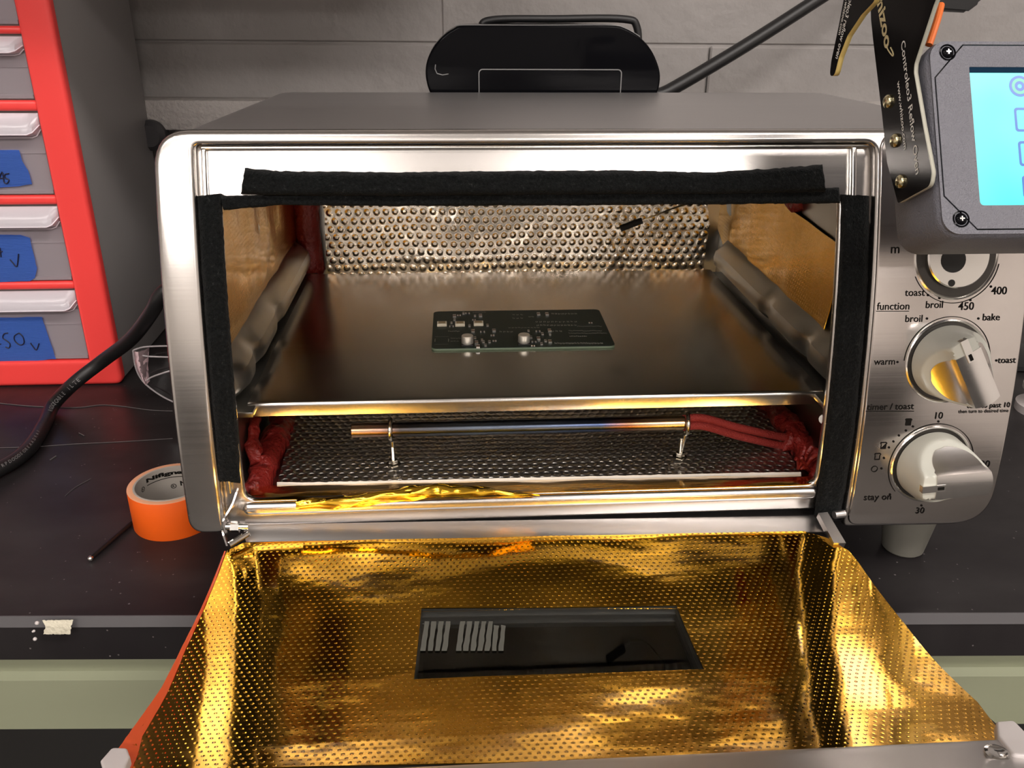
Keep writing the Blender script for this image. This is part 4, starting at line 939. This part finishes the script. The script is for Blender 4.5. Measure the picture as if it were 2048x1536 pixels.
bm = NB(); T(bm, smooth_path([on(a, b, 0, xs) for a, b in ((1774, 94), (1776, 100), (1785, 112), (1786, 106), (1781, 95))], 5), 0.00022, 6); bm_obj('printed_swoosh', bm, M_CREAM, b1)
sidetext('Controleo3 reflow oven', (1712, -45), (1674, 118), 0.0032, X2 - 0.0011, b2)
sidetext('www.whizoo.com', (1700, -30), (1679, 70), 0.0024, X2 - 0.0011, b2)
for px, py in ((1778, 203), (1792, 281), (1803, 363)):
    p = on(px, py, 0, XB - 0.0008); bm = NB(); LA(bm, [(0.0026, 0), (0.0027, 0.0005), (0.0024, 0.0012), (0.0016, 0.0018), (0, 0.0021)], p, (-1, 0, 0), 20, True, False); bm_obj('screw', bm, M_BRASS, rc)
# black connector block and orange wire behind the box
bm = NB(); hb = bx(1856, 24, -0.03); 
P = [on(a, b, 1, -0.07) for a, b in ((1840, -60), (1990, -60), (1962, 6), (1935, 26), (1866, 20), (1846, 0))]
V0 = [bm.verts.new(p) for p in P]; V1 = [bm.verts.new(p + Vector((0, 0.03, 0))) for p in P]
bm.faces.new(V0); bm.faces.new(V1)
for k in range(len(P)): bm.faces.new((V0[k], V0[(k + 1) % len(P)], V1[(k + 1) % len(P)], V1[k]))
bmesh.ops.bevel(bm, geom=bm.edges[:], offset=0.001, segments=2, affect='EDGES'); bm_obj('clamp_block', bm, M_BLACK, rc)
bm = NB(); T(bm, smooth_path([on(1882, 10, 1, -0.075), on(1876, 35, 1, -0.08), on(1868, 60, 1, -0.083), on(1858, 90, 1, -0.086)], 6), 0.0013, 10); bm_obj('orange_wire', bm, mat('orange_insulation', (0.72, 0.16, 0.03, 1), 0.5), rc)
# stand of the controller: post behind the oven's right side, arm running forward above the picture
bm = NB(); T(bm, smooth_path([(0.62, 0.27, 0.002), (0.62, 0.27, 0.12), (0.62, 0.27, 0.30), (0.61, 0.24, 0.34), (0.52, 0.08, 0.345), (0.42, -0.03, 0.335), (0.375, -0.055, 0.318)], 8), 0.006, 14)
LA(bm, [(0.035, 0.0), (0.035, 0.004), (0.008, 0.010)], (0.62, 0.27, 0.0015), (0, 0, 1), 32)
bm_obj('support_arm', bm, M_BLACK, rc)
# ================================================================== black housing behind the oven
hz = thing('plastic_housing', 'glossy black rounded plastic housing standing behind the oven', 'plastic housing', (0.205, 0.29, 0.0))
YH = 0.262
x0 = on(850, 150, 1, YH).x; x1 = on(1321, 150, 1, YH).x; zt = on(1080, 48, 1, YH).z
PX = [(862, 190), (855, 172), (851, 148), (854, 122), (866, 96), (884, 74), (906, 58), (936, 50), (1080, 49), (1218, 50), (1252, 57), (1282, 76), (1303, 100), (1316, 128), (1321, 152), (1318, 178), (1312, 190)]
hp_ = [(p.x, p.z) for p in smooth_path([on(a, b, 1, YH) for a, b in PX], 4)]
bm = shape([hp_[::-1] + [(x0 + 0.010, 0.0), (x1 - 0.010, 0.0)]], 0.030, 0.0018, 3)
for v in bm.verts: v.co = Vector((v.co.x, YH + v.co.z, v.co.y))
bm_obj('shell', bm, M_BLACKG, hz, True, 0.7)
ix0 = on(957, 160, 1, YH).x; ix1 = on(1243, 160, 1, YH).x; iz = on(1100, 138, 1, YH).z
bm = shape([rrect(ix0, 0.19, ix1, iz, 0.003), rrect(ix0 + 0.0007, 0.1907, ix1 - 0.0007, iz - 0.0007, 0.0025)], 0.0008)
for v in bm.verts: v.co = Vector((v.co.x, YH - 0.0006 + v.co.z, v.co.y))
bm_obj('panel_outline', bm, mat('pale_edge_and_glint', (0.20, 0.20, 0.20, 1), 0.35), hz, False)
bm = NB(); T(bm, [on(a, b, 1, YH - 0.0002) for a, b in ((871, 129), (870, 138), (874, 147), (885, 150), (897, 148))], 0.0004, 6)  # glints on the glossy edges, drawn as thin pale tubes
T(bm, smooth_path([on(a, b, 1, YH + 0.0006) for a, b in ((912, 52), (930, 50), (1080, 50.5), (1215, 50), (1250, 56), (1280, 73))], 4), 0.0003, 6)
bm_obj('edge_glint', bm, mat('pale_edge_and_glint', (0.2, 0.2, 0.2, 1), 0.35), hz)['label'] = 'pale painted glints along the edges of the black housing'
bm = NB(); ya = YH + 0.036; L = [on(962, 120, 1, ya), on(962, 60, 1, ya), on(985, 40, 1, ya), on(1110, 38, 1, ya), on(1245, 38, 1, ya), on(1274, 55, 1, ya), on(1276, 120, 1, ya)]
T(bm, smooth_path(L, 8), 0.0029, 14)
for q in (L[0], L[-1]): T(bm, [q, q + Vector((0, -0.010, -0.002))], 0.0029, 12)
bm_obj('loop_handle', bm, M_BLACK, hz)
# ================================================================== cables
pcab = thing('power_cable', 'thick black cable rising to the right behind the oven', 'cable', tuple(W(0.3, 0.40, 0.0)))
bm = NB(); L = [W(0.30, 0.40, 0.006), W(0.30, 0.40, 0.08), on(1240, 230, 1, 0.33), on(1335, 183, 1, 0.34), on(1480, 98, 1, 0.35), on(1640, -4, 1, 0.36), on(1800, -110, 1, 0.37), Vector((0.62, 0.37, 0.40)), Vector((0.72, 0.385, 0.60)), Vector((0.76, 0.39, 1.0))]
T(bm, smooth_path(L, 10), 0.0056, 16); bm_obj('cable_jacket', bm, M_CABLE, pcab)
cab = thing('power_cable', 'thick black rubber power cable with faint printing crossing the red cabinet front', 'cable', tuple(on(110, 800, 2, 0)))
Lc = [Vector((-0.012, 0.26, 0.10)), on(345, 575, 1, 0.155), on(322, 590, 1, 0.150), on(303, 625, 1, 0.155), on(262, 678, 1, 0.175), on(205, 722, 1, 0.195), on(150, 765, 1, 0.190), on(108, 808, 2, 0.0075), on(88, 850, 2, 0.0052), on(55, 900, 2, 0.0052), on(0, 938, 2, 0.0052), on(-90, 975, 2, 0.0052), on(-220, 1000, 2, 0.0052), Vector((-0.34, 0.10, 0.0052)), Vector((-0.48, 0.22, 0.0052)), Vector((-0.62, 0.36, 0.0052)), Vector((-0.85, 0.44, 0.0052))]
Lc[0] = on(380, 568, 1, 0.19)
cpath = smooth_path(Lc, 10); bm = NB(); T(bm, cpath, 0.0050, 18); cj = bm_obj('cable_jacket', bm, M_CABLE, cab)
bm = NB()
def cable_text(s, i0, size):
    for k, ch in enumerate(s):
        if ch == ' ': continue
        i = i0 + k * 1.0; a = int(i); p = cpath[a].lerp(cpath[a + 1], i - a); d = (cpath[a + 1] - cpath[a]).normalized()
        nv = (CAM - p).normalized(); nv = (nv - d * nv.dot(d)).normalized(); up = nv.cross(d)
        t = text_bm(ch, bold=0.02); 
        for v in t.verts: v.co = p + nv * 0.00515 + d * -(v.co.x - 0.3) * size + up * -(v.co.y - 0.35) * size
        merge(bm, t)
cable_text('ETL1 ELBAC PUS CDGR', 58, 0.0042)
for j in range(70, 108):
    p = cpath[j]; d = (cpath[j + 1] - p).normalized(); nv = (CAM - p).normalized(); nv = (nv - d * nv.dot(d)).normalized(); up = nv.cross(d)
    if j > 84:
        t = text_bm(random.choice('EAFRPDSO'), bold=0.02)
        for v in t.verts: v.co = p + nv * 0.00512 + d * -(v.co.x - 0.3) * 0.003 + up * -(v.co.y + 0.1) * 0.003
        merge(bm, t)
bm_obj('printed_lettering', bm, M_CABLETXT, cj, False)
# ================================================================== tape roll
c = Vector((-0.0389, 0.0437, 0))
tp = thing('tape_roll', 'roll of bright orange tape on a printed cardboard core beside the oven', 'tape roll', tuple(c))
H = 0.0252
bm = NB(); LA(bm, [(0.0207, 0.0), (0.0240, 0.0), (0.0242, 0.0004), (0.0242, H - 0.0004), (0.0240, H)], c, (0, 0, 1), 72, False, False)
for q in (0, 1):
    pp = [Vector((-0.0246, -0.002 - q * 0.002, 0.021 - q * 0.004)), Vector((-0.0258, 0.0015, 0.0195 - q * 0.003)), Vector((-0.0240, 0.004, 0.014)), Vector((-0.0240, -0.001, 0.010))]
    bm.faces.new([bm.verts.new(c + p) for p in pp])
bm_obj('tape', bm, M_ORANGE, tp)
bm = NB(); LA(bm, [(0.0241, H), (0.0236, H + 0.0002), (0.0208, H)], c, (0, 0, 1), 72, False, False); bm_obj('tape_side', bm, M_TAPESIDE, tp)
bm = NB(); LA(bm, [(0.0208, 0), (0.0208, H + 0.0003), (0.0203, H + 0.0005), (0.0196, H + 0.0003), (0.0196, 0)], c, (0, 0, 1), 72, False, False); co = bm_obj('core', bm, M_CORE, tp)
def coretext(s, ang0, ang1, z, h, bold=0.05, line=False):
    bm = text_bm(s, bold=bold); fit(bm, 0, 1, 0, 1)
    hh = h
    for v in bm.verts:
        t = math.radians(ang0 + (ang1 - ang0) * v.co.x); v.co = c + Vector((0.01948 * math.cos(t), 0.01948 * math.sin(t), z + v.co.y * hh))
    return bm
bm = NB(); merge(bm, coretext('Nifigna', 152, 84, 0.0212, 0.0036, 0.05)); 
n = 40; G1 = [bm.verts.new(c + Vector((0.01948 * math.cos(math.radians(t)), 0.01948 * math.sin(math.radians(t)), 0.0182))) for t in [152 - 70 * k / n for k in range(n + 1)]]; G2 = [bm.verts.new(v.co + Vector((0, 0, 0.0005))) for v in G1]
for k in range(n): bm.faces.new((G1[k], G1[k + 1], G2[k + 1], G2[k]))
merge(bm, coretext('NI', 93, 76, 0.0135, 0.0034, 0.03))
for cz, ca, s in ((0.0180, 163, 'R'), (0.0120, 105, 'R')):
    merge(bm, coretext('O', ca + 5, ca - 5, cz, 0.0034, 0.0)); merge(bm, coretext(s, ca + 2, ca - 2, cz, 0.0016, 0.03))
bm_obj('printed_lettering', bm, M_PRINT, co, False)
# ================================================================== small screwdriver shaft / probe on the bench
rt = thing('steel_rod', 'thin black steel rod with a bright round tip lying beside the orange tape', 'rod', tuple(on(180, 1118, 2, 0)))
a = on(181, 1117, 2, 0.0018); b = on(263, 1046, 2, 0.0018)
bm = NB(); T(bm, [a, a.lerp(b, 0.9), b], 0.0014, 12); bm_obj('shaft', bm, mat('blackened_steel', (0.02, 0.02, 0.02, 1), 0.35, 0.6), rt)
bm = NB(); bmesh.ops.create_uvsphere(bm, u_segments=14, v_segments=10, radius=0.0017, matrix=Matrix.Translation(a + Vector((0, 0, 0)))); bm_obj('ball_tip', bm, M_CHROME, rt)
# ================================================================== safety glasses
sg = thing('safety_glasses', 'clear plastic safety glasses half hidden behind the left side of the oven', 'safety glasses', tuple(on(320, 780, 2, 0)))
ys = 0.165
def S(px, py, y=ys): return on(px, py, 1, y)
bm = NB(); grid(bm, lambda u, v: S(plist([(266, 702), (274, 740), (290, 768)], v)[0] * (1 - u) + plist([(299, 692), (296, 730), (300, 762)], v)[0] * u, plist([(266, 702), (274, 740), (290, 768)], v)[1] * (1 - u) + plist([(288, 695), (296, 730), (300, 762)], v)[1] * u) + Vector((0, -0.004 * math.sin(u * 3.1) + 0.001 * noise.noise(Vector((u * 6, v * 9, 1))), 0.0006 * noise.noise(Vector((u * 7, v * 8, 5))))), 14, 20)
sd = bm_obj('side_shield', bm, glassy('pink_tinted_clear', (0.85, 0.72, 0.74, 1), 0.18, 0.15, (0.75, 0.55, 0.58, 1)), sg)
bm = NB(); lo = [(287, 761), (300, 776), (320, 790), (345, 803), (370, 812)]; up = [(298, 694), (330, 692), (350, 692), (365, 693), (380, 695)]
def lens(u, v):
    a = plist(lo, u); b = plist(up, u); y = ys - 0.004 + 0.02 * u * (1 - u); return S(a[0] * (1 - v) + b[0] * v, a[1] * (1 - v) + b[1] * v, y)
grid(bm, lens, 20, 12); bm_obj('lens', bm, M_CLEAR, sg)
bm = NB()
for L in ([(266, 701), (272, 737), (288, 765), (320, 790), (352, 806), (372, 812)], [(266, 701), (288, 694), (330, 692), (360, 693)], [(285, 711), (300, 713), (330, 714), (352, 714)], [(292, 762), (304, 754), (330, 745), (356, 738)]):
    T(bm, smooth_path([S(*p, ys - 0.003) for p in L], 5), 0.0006, 8)
bm_obj('rim', bm, mat('clear_plastic_rim', (0.34, 0.31, 0.32, 1), 0.25), sg)
# support so that the piece rests on the worktop
# ================================================================== pale roll at the right edge
bp_ = on(2045, 830, 2, 0.0); pr = thing('plastic_spool', 'pale plastic spool just showing at the right edge beyond the oven', 'spool', (bp_.x + 0.020, bp_.y + 0.006, 0.0))
zt = on(2048, 745, 1, bp_.y).z
bm = NB(); LA(bm, [(0.020, 0), (0.020, 0.006), (0.013, 0.008), (0.013, zt * 0.45), (0.018, zt * 0.5), (0.018, zt * 0.6), (0.013, zt * 0.65), (0.013, zt * 0.85), (0.019, zt * 0.9), (0.019, zt)], pr.location, (0, 0, 1), 36); bm_obj('body', bm, M_LUG, pr)
# ================================================================== parts cabinet
YC = 0.25
def cz(px, py): return on(px, py, 1, YC).z
xo = (on(103, 0, 1, YC).x + on(232, 720, 1, YC).x) / 2 + 0.0008; xi = (on(38, 0, 1, YC).x + on(171, 718, 1, YC).x) / 2
pc = thing('parts_cabinet', 'red fronted grey storage cabinet with clear plastic drawers', 'cabinet', (xo - 0.10, 0.33, 0.0))
CWd = 0.26; xl = xo - CWd; CT = 0.335
bm = NB(); B(bm, (xl + 0.004, YC + 0.004, 0.001), (xo - 0.0025, 0.418, CT), 0.001); bm_obj('body', bm, M_CABG, pc)
# red frame: outer rounded loop, one opening per drawer row
rows = [(cz(172, 720), cz(143, 578)), (cz(140, 563), cz(112, 409)), (cz(108, 391), cz(79, 222)), (cz(76, 201), cz(52, 68)), (cz(49, 52), cz(49, 52) + 0.036)]
xin_l = xl + (xo - xi)
loops = [RP([(xl, 0.0, 0.007), (xo, 0.0, 0.007), (xo, CT, 0.007), (xl, CT, 0.007)])] + [[(xin_l, a), (xi, a), (xi, b), (xin_l, b)] for a, b in ((rows[0][0], rows[-1][1]),)]
bm = shape(loops, 0.011, 0.0035, 4)
for v in bm.verts: v.co = Vector((v.co.x, YC - 0.003 + v.co.z, v.co.y))
for (_, a), (b, _) in zip(rows, rows[1:]): B(bm, (xin_l - 0.001, YC - 0.001, a), (xi + 0.001, YC + 0.008, b), 0.0022, 4)
bm_obj('front_frame', bm, M_RED, pc, True, 0.7)
bm = NB(); B(bm, (xin_l - 0.002, YC + 0.09, 0.005), (xi + 0.002, YC + 0.094, CT - 0.005)); bm_obj('inner_wall', bm, mat('cabinet_inner', (0.10, 0.05, 0.05, 1), 0.6), pc)
marks = {1: [('s', [(1, 684), (4, 672), (8, 667), (6, 672), (4, 680), (18, 686), (20, 694), (12, 697)])], }
def stroke_set(k):
    if k == 0: return [[(16, 666), (8, 668), (6, 676), (14, 682), (20, 688), (18, 696), (11, 694)], [(38, 666), (29, 672), (30, 682), (40, 690), (48, 686), (46, 674), (38, 666)], [(61, 686), (66, 693), (73, 700), (78, 687)], [(-6, 690), (2, 688)]]
    if k == 1: return [[(20, 519), (26, 526), (34, 533), (37, 508)], [(-3, 504), (5, 503)], [(0, 496), (2, 514)]]
    if k == 2: return [[(-4, 366), (4, 344), (8, 364)], [(-2, 357), (7, 356)], [(18, 347), (10, 349), (11, 356), (18, 360), (14, 367), (8, 365)]]
    return []
names = ['bottom', 'second from the bottom', 'middle', 'second from the top', 'top']
tapes = {0: [(-40, 636), (84, 634), (92, 660), (112, 718), (60, 722), (-40, 726)], 1: [(-40, 468), (40, 470), (60, 476), (66, 505), (74, 536), (70, 556), (60, 562), (-40, 566)], 2: [(-40, 300), (38, 300), (44, 322), (56, 340), (64, 368), (40, 372), (-40, 378)]}
for k, (za, zb) in enumerate(rows):
    dr = bpy.data.objects.new('drawer', None); COL.objects.link(dr); dr.parent = pc; dr['label'] = 'clear plastic drawer, %s visible' % names[k]
    a, b = za + 0.0012, zb - 0.0012; hh = b - a; yd = YC + 0.002
    bm = NB(); B(bm, (xin_l + 0.001, yd, a), (xi - 0.0012, yd + 0.0014, b - hh * 0.28)); B(bm, (xin_l + 0.001, yd, a), (xin_l + 0.0022, yd + 0.08, b - 0.004)); B(bm, (xi - 0.0022, yd + 0.001, a), (xi - 0.001, yd + 0.08, b - 0.004)); B(bm, (xin_l + 0.002, yd + 0.001, a), (xi - 0.002, yd + 0.08, a + 0.001))
    B(bm, (xin_l + 0.001, yd - 0.0010, a), (xi - 0.0012, yd, a + 0.0025)); B(bm, (xin_l + 0.001, yd - 0.0004, a + hh * 0.50), (xi - 0.0012, yd, a + hh * 0.515))
    bm_obj('drawer_body', bm, M_DRAWER, dr, False)
    bm = NB()
    def lip(u, v, t=0.0):
        x = xin_l + 0.001 + (xi - 0.0012 - xin_l - 0.001) * u; e = min(1, (1 - u) * (xi - xin_l) / 0.006, u * (xi - xin_l) / 0.006); e = math.sin(max(e, 0.05) * math.pi / 2)
        return Vector((x, yd - 0.0085 * math.sin(v * math.pi / 2) * e + t, b - 0.0005 - hh * 0.24 * v * (0.55 + 0.45 * e)))
    grid(bm, lambda u, v: lip(u, v), 60, 8); grid(bm, lambda u, v: Vector((lip(u, 1).x, lip(u, 1).y * (1 - v) + (yd + 0.0005) * v, lip(u, 1).z - hh * 0.045 * v)), 60, 3)
    bm_obj('pull_lip', bm, M_LIP, dr)
    bm = NB(); T(bm, [lip(i / 60, 1) + Vector((0, -0.0003, 0)) for i in range(61)], 0.00045, 6); T(bm, [Vector((lip(i / 60, 1).x, yd - 0.0006, lip(i / 60, 1).z - hh * 0.055)) for i in range(61)], 0.00045, 6)
    bm_obj('lip_edge', bm, mat('bright_plastic_edge', (0.80, 0.74, 0.80, 1), 0.3), dr)
    if k in tapes:
        L = [(p.x, p.z) for p in (on(x, y, 1, yd - 0.0014) for x, y in tapes[k])]
        bm = shape([jag(L, 0.0004, 0.003)], 0.0002)
        for v in bm.verts: v.co = Vector((v.co.x, yd - 0.0014 + 0.0004 * noise.noise(Vector((v.co.x * 90, 0, v.co.y * 90))), v.co.y))
        tl = bm_obj('label_tape', bm, M_TAPEB, dr, False); tl['label'] = 'torn blue tape label with handwriting'
        bm = NB()
        for L in stroke_set(k): T(bm, smooth_path([on(x, y, 1, yd - 0.0018) for x, y in L], 4), 0.00045, 6)
        bm_obj('handwriting', bm, M_INK, tl)
# contents seen through the drawers
bits = [((55, 311), 0.0035, M_CHROME, 'metal screw showing inside the middle drawer'), ((78, 358), 0.0022, M_LUG, 'small white part showing inside the middle drawer'), ((124, 516), 0.006, mat('salmon_part', (0.75, 0.18, 0.13, 1), 0.5), 'salmon pink part showing inside the second drawer from the bottom'), ((105, 690), 0.004, M_CORE, 'pale part showing inside the bottom drawer'), ((15, 20), 0.012, mat('brown_card', (0.28, 0.14, 0.09, 1), 0.8), 'brown part showing inside the top drawer')]
rz = {0: 2, 1: 2, 2: 1, 3: 0, 4: 4}
for q, (p, r, mt, lab) in enumerate(bits):
    c0 = on(p[0], p[1], 1, YC + 0.012); fl = rows[rz[q]][0] + 0.0024
    bm = NB(); B(bm, (c0.x - r, c0.y, fl), (c0.x + r, c0.y + r * 1.4, max(c0.z + r * 0.5, fl + r)), r * 0.35, 3)
    o = bm_obj('stored_part', bm, mt); tag(o, lab, 'small part', 'small parts stored in the drawers')
# ================================================================== power strip on the wall behind the oven's left side
ps = thing('power_strip', 'dark power strip with a round plug under the wall ledge left of the oven', 'power strip', tuple(W(-0.12, WY - 0.02, 0.17)))
yw = 0.43
zb0 = on(350, 285, 1, yw).z; zb1 = on(350, 259, 1, yw).z
bm = NB(); B(bm, (-0.125, WY - 0.026, zb0), (0.10, WY - 0.002, zb1), 0.0015); bm_obj('strip_body', toW(bm), mat('strip_grey', (0.12, 0.115, 0.11, 1), 0.5), ps)
c0 = on(293, 275, 1, 0.40); bm = NB(); LA(bm, [(0.012, 0), (0.0135, 0.002), (0.0135, 0.014), (0.0095, 0.019)], c0 + Vector((0, 0.025, 0)), (0, -1, 0), 28); bm_obj('plug', bm, mat('plug_grey', (0.045, 0.042, 0.045, 1), 0.5), ps)
bm = NB(); B(bm, (-0.125, WY - 0.012, 0.02), (0.3, WY - 0.006, zb0 - 0.002), 0.001); o = bm_obj('dark_backing', toW(bm), M_DARK, ps)
